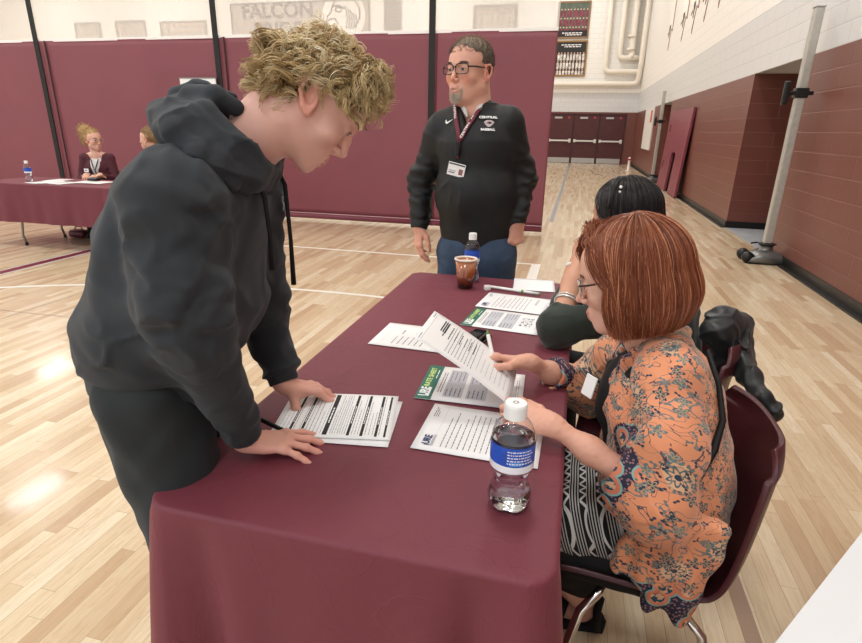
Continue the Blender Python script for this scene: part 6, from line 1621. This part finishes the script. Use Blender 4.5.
# ================================================================ standing man
def denim(name, c): return mat(name, c, .8, var=.25, vscale=14, bump=.2, bscale=600)
def man():
    Y0 = 2.74; p0 = ony(468, 75, Y0); fb = Fig(p0, -92); G, L = fb.G, fb.L
    hy = math.radians(-116); Gh = A(math.cos(hy), math.sin(hy), 0); Lh = np.cross(Zv, Gh)
    px = lambda u, v, dy=0: ony(u, v, Y0 + dy)
    # head centre: eyes at v = 72
    M = headM(px(469.5, 71.5), -Lh, Gh * math.cos(.05) + Zv * math.sin(.03), 1.17)
    hp = dict(neck=Lp(px(474, 112, .02), M), skin='#d6a08a', jw=1.15, w=1.04, nl=1.0, flush=1.5, nr=.066, beard='#c4ab98', lips='#c08a7b', double=True, mouth=1, lid=.55)
    head = head_mesh(M, hp, .0028)
    sR, sL = px(441, 130, .02), px(508, 124, .02); eR, eL = px(423, 178, .05), px(521, 176, .05); wR, wL = px(418.5, 226, -.03), px(518, 222, -.03)
    down = _n(A(.1, -.15, -1))
    HR = hand(wR, _n(A(.06, -.10, -1)), A(-.75, -.6, 0), -1, [(5, 14, 20, 16), (1, 18, 24, 18), (-3, 22, 28, 20), (-6, 26, 30, 20)], [(.5, .75, -.35), (.15, .95, -.15), (.05, .98, -.1)], '#d29a84', 1.08, wR + _n(eR - wR) * .08, .032, h=.003)
    HL = hand(wL, _n(A(-.08, -.10, -1)), A(.55, -.8, 0), 1, [(4, 48, 62, 40), (1, 52, 64, 42), (-3, 55, 66, 44), (-6, 58, 66, 44)], [(.5, .75, -.45), (.0, .9, -.5), (-.35, .8, -.45)], '#d29a84', 1.08, wL + _n(eL - wL) * .08, .032, h=.003)
    nb, ch, be, wa = px(475, 109, .02), px(476, 145, .0), px(476, 195, -.02), px(476, 236, 0)
    hR, hL = px(462, 255), px(492, 255); fR, fL = A(hR[0] - .04, Y0, .05), A(hL[0] + .04, Y0, .05)
    coarse = lambda P: usm(.03, chain(P, [nb, ch, be, wa], [.06, .10, .12, .12]), chain(P, [ch, sR, eR, wR], [.06, .05, .04, .025]), chain(P, [ch, sL, eL, wL], [.06, .05, .04, .025]), chain(P, [hR, fR + Zv * .1], [.07, .04]), chain(P, [hL, fL + Zv * .1], [.07, .04]))
    lo, hi = bounds([nb, ch, be, wa, sR, sL, eR, eL, wR, wL, fR, fL], .13)
    per = make_person([head, HR, HL], (wa[0], wa[1], 0), '#d6a08a', 'standing man with glasses and goatee in a black school pullover and maroon lanyard', coarse=(coarse, lo, hi))
    eyes(per, M, '#5b6670', (0, 1, -.1)); brows(per, M, '#5d5047', 90, .0007)
    glasses(per, M, mat('black_frame', '#15110f', .3), r=.0022, rx=.0285, rz=.0185); lashes(per, M, .0008, .55)
    # short hair
    def hs(P):
        d = ell(P, (0, -.014, .036), (.0825, .0985, .0880)); x, y, z = np.abs(P[:, 0]), P[:, 1], P[:, 2]
        line = np.where(y > .0, .062 - .0 * y - .35 * np.clip(.035 - y, 0, .035), np.where(y > -.03, .010 + (y + .03) * .5, -.055))
        k = smax(.060 - z, -(y - .010), .012); k2 = np.maximum(np.maximum(.005 - z, -(y + .030)), -9); 
        cut = np.where(y > .022, .057 - z, np.where(y > -.022, .018 - z, -.058 - z))
        return smax(d, cut, .010) - .0012 * waves(P, 7, 260, 4)
    V, F = sdfmesh(hs, (-.11, -.14, -.09), (.11, .12, .15), .004)
    g = np.clip((V[:, 2:3] - .06) / .07, 0, 1); c = np.array(lin('#5a4e44')[:3]) * (1 - g) + np.array(lin('#a3917c')[:3]) * g
    hm = hairmat('greying_short_hair', .7) if 0 else mat('greying_short_hair', '#6a5d50', .7, attr=True, bump=.6, bscale=500)
    ho = addobj('hair', npmesh('hair', tform(V, M), F, col=c), hm, per, True)
    R = np.random.default_rng(3); idx = R.integers(0, len(V), 2600); nrm = V[idx] - A(0, -.016, .03); nrm /= np.linalg.norm(nrm, axis=1, keepdims=True); dr = nrm * .5 + A(0, .5, .3) + R.normal(size=nrm.shape) * .2
    k = np.linspace(0, 1, 4)[None, :, None]; P = V[idx][:, None] + dr[:, None] * k * .013; V2, F2, C2 = strands(P, .0006, 3, col=c[idx] * 1.15); addobj('short_strands', npmesh('short_strands', tform(V2, M), F2, col=C2), hm, ho, True)
    # beard strands
    bp = []; 
    while len(bp) < 700:
        q = A((R.random() - .5) * .064, .09, -.118 + R.random() * .050)
        if ((q[0] / .029) ** 2 + ((q[2] + .102) / .017) ** 2 < 1) or (((abs(q[0]) - .028) / .006) ** 2 + ((q[2] + .080) / .018) ** 2 < 1 and R.random() < .6): bp.append(q)
    bp = np.array(bp)
    for _ in range(14):
        d0 = head_sdf(bp, hp); bp[:, 1] -= d0 * .8
    P = bp[:, None] + A(0, .25, -.9)[None, None] * k * .010 + R.normal(size=(len(bp), 1, 3)) * .002 * k; V2, F2, C2 = strands(P, .0006, 3, col=np.tile(np.array(lin('#cbb8a6')[:3]), (len(bp), 1))); addobj('goatee', npmesh('goatee', tform(V2, M), F2, col=C2), hm, per, True)
    S_ = np.array([G, L, Zv]).T
    def tor(P, pts, rs, k=.06, wd=1.35):
        q = (P @ S_) * A(1, 1 / wd, 1); return chain(q, [(np.array(p) @ S_) * A(1, 1 / wd, 1) for p in pts], rs, k)
    def jk(P):
        d = tor(P, [nb - Zv * .03, ch, be, wa - Zv * .0], [.084, .132, .138, .134]); d = smin(d, chain(P, [sR, nb - Zv * .04, sL], [.070, .075, .070]), .05)
        for s_, e_, w_ in ((sR, eR, wR), (sL, eL, wL)):
            a = chain(P, [s_, e_, w_], [.076, .066, .044], .04); g = 0
            for c_, wd in ((e_, .12), (w_, .12)): g = g + .010 * np.exp(-(np.linalg.norm(P - c_, axis=1) / wd) ** 2) * waves(P, 31, 58, 3, .9, [_n(w_ - e_)])
            dr = _n(w_ - e_); t = (P - w_) @ dr; rr = np.linalg.norm(P - w_ - t[:, None] * dr, axis=1); a = np.where(rr < .1, smax(a + g, t + .01, .008), a + g)
            a = smin(a, smax(np.abs(t + .02) - .028, rr - .040, .006), .005); d = smin(d, a, .03)
        d = smax(d, (wa[2] - .035) - P[:, 2] - 10 * (np.abs((P - wa) @ L) > .215), .012)
        # standing collar
        col = np.abs(tor(P, [nb - Zv * .02 + G * .005, nb + Zv * .045 - G * .012], [.073, .072], .03, 1.0)) - .006; col = smax(col, P[:, 2] - (nb[2] + .045), .005); col = smax(col, -(P[:, 2] - (nb[2] - .06)), .005)
        v = (P - nb) @ S_; open_ = np.maximum(np.abs(v[:, 1] + .006) - (.028 + .32 * np.clip(v[:, 2] + .07, 0, .2)), -v[:, 0]); d = smin(d, smax(col, -open_, .004), .004)
        d = smax(d, -np.maximum(np.maximum(np.abs(v[:, 1] + .006) - (.004 + .42 * np.clip(v[:, 2] + .10, 0, .3)), -(v[:, 2] + .10)), -v[:, 0] + .02), .005)
        d = smax(d, -cap(P, nb + Zv * .15, nb + Zv * .0, .062), .006)
        return d - .006 * crease(P, 61, 18) + .004 * waves(P, 62, 26, 4)
    lo, hi = bounds([nb, ch, be, wa, sR, sL, eR, eL, wR, wL], .20); jo = sdfpart('pullover', jk, lo, hi, .0072, mat('black_polyester', '#0b0b0c', .6), per)
    # inner shirt and collar
    def ish(P): 
        d = tor(P, [nb - Zv * .12 - G * .01, nb + Zv * .01 - G * .0], [.092, .060], .04, 1.1); return smax(d, -cap(P, nb + Zv * .15 + G * .0, nb + Zv * .0 + G * .03, .056), .01)
    lo, hi = bounds([nb, nb - Zv * .15], .14); io = sdfpart('checked_shirt', ish, lo, hi, .006, mat('checked_cotton', '#c9c9c4', .8, var=.3, vscale=90), per)
    for s_ in (-1, 1):
        MB().tube([nb + L * (.052 * s_) + Zv * .035 + G * .02, nb + L * (.036 * s_) + Zv * .0 + G * .075, nb + L * (.012 * s_) - Zv * .04 + G * .105], [.010, .013, .004], 8).obj('collar', mat('checked_cotton', '#c9c9c4', .8), io, True, True)
    # jeans
    def jn(P):
        d = usm(.05, chain(P, [hR, (hR + fR) / 2, fR + Zv * .03], [.125, .10, .085]), chain(P, [hL, (hL + fL) / 2, fL + Zv * .03], [.125, .10, .085]), tor(P, [wa, wa - Zv * .08], [.128, .128])); return d - .005 * crease(P, 71, 24)
    lo, hi = bounds([hR, hL, fR, fL, wa], .17); lo[2] = .02; sdfpart('jeans', jn, lo, hi, .009, denim('blue_denim', '#35465c'), per)
    for a in (fR, fL):
        f = lambda P, a=a: np.maximum(cap(P, a, a + G * .14, .055, .045), .004 - P[:, 2]); lo, hi = bounds([a, a + G * .2], .07); lo[2] = 0; sdfpart('shoe', f, lo, hi, .008, mat('black_shoe', '#18181a', .5), per)
    # project things onto the chest
    def onchest(u, v, lift=.004):
        d = W(u, v); d = d / np.linalg.norm(d); t = 1.8
        for _ in range(60): t = min(3.6, t + float(jk(CAM[None] + d[None] * t)[0]) * .8)
        if t > 3.3: t = float(np.linalg.norm(ony(u, v, Y0 - .11) - CAM))
        n0 = CAM + d * t; e = .01
        nn = _n([float(jk((n0 + A(*np.eye(3)[i]) * e)[None])[0] - jk((n0 - A(*np.eye(3)[i]) * e)[None])[0]) for i in range(3)]); return n0 + nn * lift, nn
    def ribbon(pts, w_, m, nm, par, th_=.0018):
        V = []; F = []
        for i, (u, v) in enumerate(pts):
            p, n_ = onchest(u, v, .009); a_, _ = onchest(*pts[max(0, i - 1)]); b_, _ = onchest(*pts[min(len(pts) - 1, i + 1)]); s = _n(np.cross(_n(b_ - a_), n_)); V += [p - s * w_ / 2, p + s * w_ / 2]
        F = [[2 * i, 2 * i + 1, 2 * i + 3, 2 * i + 2] for i in range(len(pts) - 1)]; o = addobj(nm, npmesh(nm, np.array(V), np.array(F)), m, par, True); solid(o, th_, 0); return o
    M_lan = mat('maroon_lanyard', '#6d2434', .6); rt = (457.5, 144)
    lr = [(455, 104), (456, 112), (457, 122), (459, 132), (460, 141)]; ll = [(484, 103), (480, 110), (474, 119), (468, 128), (461, 140)]
    la = ribbon(lr, .020, M_lan, 'lanyard', per); ribbon(ll, .022, M_lan, 'lanyard_strap', la); ribbon([(460, 140), (459, 150), (458, 158)], .014, M_lan, 'lanyard_tail', la)
    p, n_ = onchest(459, 148, .012); MB().box((p[0] - .012, p[1] - .008, p[2] - .035), (p[0] + .008, p[1] + .002, p[2] + .03), .003).obj('buckle', M_penb, la, world=True)
    p, n_ = onchest(457, 170, .010); X_ = _n(np.cross(Zv, n_)); Mb_ = frame(p, X_ * math.cos(.2) - Zv * math.sin(.2) , Zv)
    bd = MB().box((-.043, -.030, -.001), (.043, .030, .0012), .001, Mb_).obj('badge', mat('white_badge', '#e8e6e4', .4), la, world=True)
    MB().box((-.04, .020, .001), (.04, .026, .0022), 0, Mb_).box((-.036, -.018, .001), (-.006, -.014, .0022), 0, Mb_).box((-.036, -.008, .001), (.0, -.006, .0022), 0, Mb_).obj('badge_print', M_dark, bd, world=True)
    MB().box((.014, -.02, .001), (.034, .006, .0022), 0, Mb_).obj('badge_photo', mat('badge_photo_brown', '#8a5a52', .5), bd, world=True)
    def ctext(s, size, u, v, m, nm, rot=0, lift=.008, sx=1, bold=0.0):
        p, n_ = onchest(u, v, lift); X_ = _n(np.cross(Zv, n_)); Yv = np.cross(n_, X_); c_, s_ = math.cos(rot), math.sin(rot)
        return text(nm, s, size, frame(p, X_ * c_ + Yv * s_, -X_ * s_ + Yv * c_), m, jo, .0006, sx=sx, bold=bold)
    M_w = mat('white_print', '#f4f4f2', .6)
    ctext('CENTRAL', .017, 488, 118.5, M_w, 'chest_lettering', sx=1.15, bold=.0006); ctext('BASEBALL', .015, 487.5, 130.5, M_w, 'chest_lettering', sx=1.0, bold=.0006)
    p, n_ = onchest(488.5, 124.5, .008); X_ = _n(np.cross(Zv, n_)); Me = frame(p, X_, Zv)
    MB().prism([(-.024, .006), (-.012, .014), (.010, .014), (.026, .006), (.018, -.004), (.006, -.014), (-.004, -.016), (-.016, -.006)], 0, .001, Me).obj('bird_emblem', mat('pale_emblem', '#d8cfd0', .6), jo, world=True)
    MB().prism([(-.012, .002), (.002, .008), (.016, .003), (.004, -.003)], .001, .0018, Me).obj('emblem_mark', M_lan, jo, world=True)
    p, n_ = onchest(450, 122.5, .008); X_ = _n(np.cross(Zv, n_)); Me = frame(p, X_, Zv)
    MB().prism([(-.022, .002), (-.019, -.007), (-.011, -.009), (.024, .012), (-.008, .000), (-.014, .001), (-.015, .010)], 0, .001, Me).obj('check_logo', M_w, jo, world=True)
    for k, ch_ in enumerate('CENTRAL FALCONS'):
        f = k / 15.0; u = 462 + (482 - 462) * f; v = 137.5 + (105 - 137.5) * f
        if ch_ != ' ': ctext(ch_, .016, u, v, M_w, 'lanyard_lettering', 1.02, .011, .9, .0005)
    for k, ch_ in enumerate('CENTRAL'):
        f = k / 7.0; ctext(ch_, .014, 455.6 + .9 * f, 107 + 14 * f, M_w, 'lanyard_lettering', -1.5, .011, .9, .0005)
    return per
MAN = man()

# ================================================================ people at the far table
def far_person(px_, py_, Y0, az, headaz, hairc, coat, label, bun=True, top='#cfc9c6', sc_=1.1, torso=True, tagx=None):
    c = ony(px_, py_, Y0); fb = Fig(c, az); G, L = fb.G, fb.L; hy = math.radians(headaz); Gh = A(math.cos(hy), math.sin(hy), 0); Lh = np.cross(Zv, Gh)
    M = headM(c, -Lh, Gh, sc_); nb = A(c[0] - .0, c[1] + .01, c[2] - .17); hp = dict(neck=Lp(nb, M), skin='#d9a893', w=1, nr=.050, lips='#bd7a72', mouth=0, lid=.4)
    head = head_mesh(M, hp, .0042)
    z0 = LZ; ch = nb - Zv * .17; wa = A(nb[0], nb[1] + .03, .50); sR, sL = fb.at(nb, 0, -.155, -.055), fb.at(nb, 0, .155, -.055)
    eR, eL = fb.at(sR, .04, -.06, -.27), fb.at(sL, .06, .06, -.27); wR, wL = A(0, 0, 0) + fb.at(nb, .26, -.06, 0), fb.at(nb, .26, .10, 0); wR[2] = wL[2] = LZ + .04
    coarse = lambda P: usm(.03, chain(P, [nb, ch, wa], [.05, .08, .09]), chain(P, [nb, sR, eR, wR], [.05, .045, .035, .024]), chain(P, [nb, sL, eL, wL], [.05, .045, .035, .024]))
    hn = [(5, 20, 30, 20), (1, 22, 30, 20), (-4, 24, 30, 20), (-8, 26, 30, 20)]; tb = [(.6, .6, -.3), (.2, .95, -.2), (.1, .98, -.1)]
    H1 = hand(wR, fb.at(A(0, 0, 0), 1, .35, -.05), Zv, -1, hn, tb, '#d9a893', 1, wR - G * .06, .028, h=.004); H2 = hand(wL, fb.at(A(0, 0, 0), 1, -.35, -.05), Zv, 1, hn, tb, '#d9a893', 1, wL - G * .06, .028, h=.004)
    lo, hi = bounds([nb, ch, wa, sR, sL, eR, eL, wR, wL], .12)
    per = make_person([head, H1, H2], (wa[0], wa[1], 0), '#d9a893', label, coarse=(coarse, lo, hi)); eyes(per, M, '#4a5560'); brows(per, M, '#6b4a35', 50, .0009); lashes(per, M, .0012, .4)
    S_ = np.array([G, L, Zv]).T
    def tor(P, pts, rs, k=.05, wd=1.3):
        q = (P @ S_) * A(1, 1 / wd, 1); return chain(q, [(np.array(p) @ S_) * A(1, 1 / wd, 1) for p in pts], rs, k)
    def blz(P):
        d = tor(P, [nb - Zv * .03, ch, wa], [.065, .115, .125]); d = smin(d, chain(P, [sR, nb - Zv * .04, sL], [.055, .06, .055]), .04)
        for s_, e_, w_ in ((sR, eR, wR), (sL, eL, wL)): d = smin(d, chain(P, [s_, e_, w_ - G * .03], [.058, .050, .036], .03), .025)
        q = (P - nb) @ S_; d = smax(d, -np.maximum(np.abs(q[:, 1]) - (.020 + .22 * np.clip(q[:, 2] + .30, 0, .3)), .03 - q[:, 0]), .006); return d - .005 * crease(P, 5, 26)
    lo, hi = bounds([nb, ch, wa, sR, sL, eR, eL, wR, wL], .14); bo = sdfpart('blazer', blz, lo, hi, .009, mat('blazer_' + coat, coat, .75), per)
    f = lambda P: smax(tor(P, [nb - Zv * .05, ch, wa], [.058, .107, .115]), -cap(P, nb + Zv * .1 + G * .02, nb + G * .035 - Zv * .02, .05), .01)
    so = sdfpart('blouse', f, lo, hi, .009, mat('blouse_' + top, top, .8, var=.1, vscale=30), per)
    if tagx: 
        p = fb.at(nb, .135, -.10, -.20); MB().box((p[0] - .035, p[1] - .004, p[2] - .022), (p[0] + .035, p[1] + .0, p[2] + .022), .001).obj('name_tag', mat('white_tag', '#f1efec', .5), bo, world=True)
        MB().box((p[0] - .02, p[1] - .006, p[2] - .004), (p[0] + .012, p[1] - .004, p[2] + .004)).obj('tag_print', M_dark, bo, world=True)
        MB().tube([fb.at(nb, .085, .045, -.06), fb.at(nb, .125, .02, -.15), fb.at(nb, .13, .0, -.20), fb.at(nb, .125, -.02, -.15), fb.at(nb, .085, -.045, -.06)], .006, 6).tube([fb.at(nb, .13, .0, -.20), fb.at(nb, .135, .02, -.27)], .006, 6).obj('black_ties', M_dark, so, True, True)
        glasses(per, M, mat('pale_clear_frame', '#d9cdbf', .2), r=.0012, rx=.026, rz=.02)
    lg = lambda P: np.minimum(chain(P, [fb.at(wa, 0, .09), fb.at(wa, .36, .09, -.02), A(*(fb.at(wa, .38, .09)[:2]), .07)], [.085, .06, .045], .03), chain(P, [fb.at(wa, 0, -.09), fb.at(wa, .36, -.09, -.02), A(*(fb.at(wa, .38, -.09)[:2]), .07)], [.085, .06, .045], .03))
    lo, hi = bounds([fb.at(wa, -.05, .2), fb.at(wa, .45, -.2), fb.at(wa, .4, 0, -.5)], .1); lo[2] = .02; sdfpart('trousers', lg, lo, hi, .012, mat('black_knit', '#0e0e10', .8), per)
    for s_ in (-.09, .09):
        a = fb.at(wa, .36, s_); a[2] = .045; f = lambda P, a=a: np.maximum(cap(P, a, a + G * .12, .042, .03), .004 - P[:, 2]); lo, hi = bounds([a, a + G * .15], .06); lo[2] = 0; sdfpart('shoe', f, lo, hi, .01, mat('black_shoe', '#18181a', .5), per)
    hm = mat('far_blond_hair', '#b79567', .6, attr=True)
    def hs(P):
        x, y, z = np.abs(P[:, 0]), P[:, 1], P[:, 2]; d = ell(P, (0, -.02, .038), (.083, .100, .090)); cut = np.where(y > .0, .055 - z, -.06 - z); d = smax(d, cut, .02)
        if bun: d = smin(d, ell(P, (-.0, -.125, .10), (.068, .06, .065)), .01); d = smin(d, ell(P, (.0, -.135, .02), (.055, .05, .09)), .02)
        return d - .004 * waves(P, 9, 110, 5, 1)
    V, F = sdfmesh(hs, (-.13, -.21, -.12), (.13, .13, .18), .006); R = np.random.default_rng(2); c_ = np.array(lin(hairc)[:3])[None] * (.75 + .5 * (waves(V, 3, 160, 5)[:, None] * .5 + .5)); ho = addobj('hair', npmesh('hair', tform(V, M), F, col=c_), hm, per, True)
    idx = R.integers(0, len(V), 900); P = V[idx]; n_ = P - A(0, -.03, .03); n_ /= np.linalg.norm(n_, axis=1, keepdims=True); k = np.linspace(0, 1, 8)[None, :, None]; s = R.normal(size=(900, 1, 3)) * .012
    PP = P[:, None] + n_[:, None] * (.012 * np.sin(k * 3.1)) + A(0, -.03, .012) * k + s * k * np.sin(k * 7); V2, F2, C2 = strands(PP, .0011, 3, col=c_[idx]); addobj('strands', npmesh('strands', tform(V2, M), F2, col=C2), hm, ho, True)
    return per, wa
FP, wa_ = far_person(93.5, 140, 6.12, -68, -12, '#b28f60', '#4c1a26', 'seated blond woman with a bun and maroon blazer at the far table', True, tagx=True)
FQ, wb_ = far_person(148.5, 139, 6.15, -130, -170, '#a98a62', '#7a3642', 'seated blond person at the far table mostly hidden behind the hoodie', False, '#d8d2cc', 1.05)
for w_, lb in ((wa_, 'far maroon shell chair under the woman in the blazer'), (wb_, 'far maroon shell chair under the mostly hidden blond person')):
    c = shell_chair((w_[0], w_[1] + .03), math.radians(90), lb); c['group'] = 'shell chairs behind the far table'
# ---------------------------------------------------------------- light
w = bpy.data.worlds.new('world'); sc.world = w; w.use_nodes = True
w.node_tree.nodes['Background'].inputs[0].default_value = (.9, .95, 1, 1); w.node_tree.nodes['Background'].inputs[1].default_value = 1.0
def area(x, y, z, sx, sy, power, col=(1, .97, .92), rot=(0, 0, 0)):
    l = bpy.data.lights.new('high_bay_lamp', 'AREA'); l.shape = 'RECTANGLE'; l.size = sx; l.size_y = sy; l.energy = power; l.color = col
    o = bpy.data.objects.new('high_bay_lamp', l); COL.objects.link(o); o.location = (x, y, z); o.rotation_euler = rot; return o
for x in (-28.5, -21.5, -14.4, -7.5, -.8):
    for y in (-3.8, 3.2, 10.3, 17.4, 24.5): area(x, y, ZC - .15, .8, 1.5, 165, (.97, .985, 1))
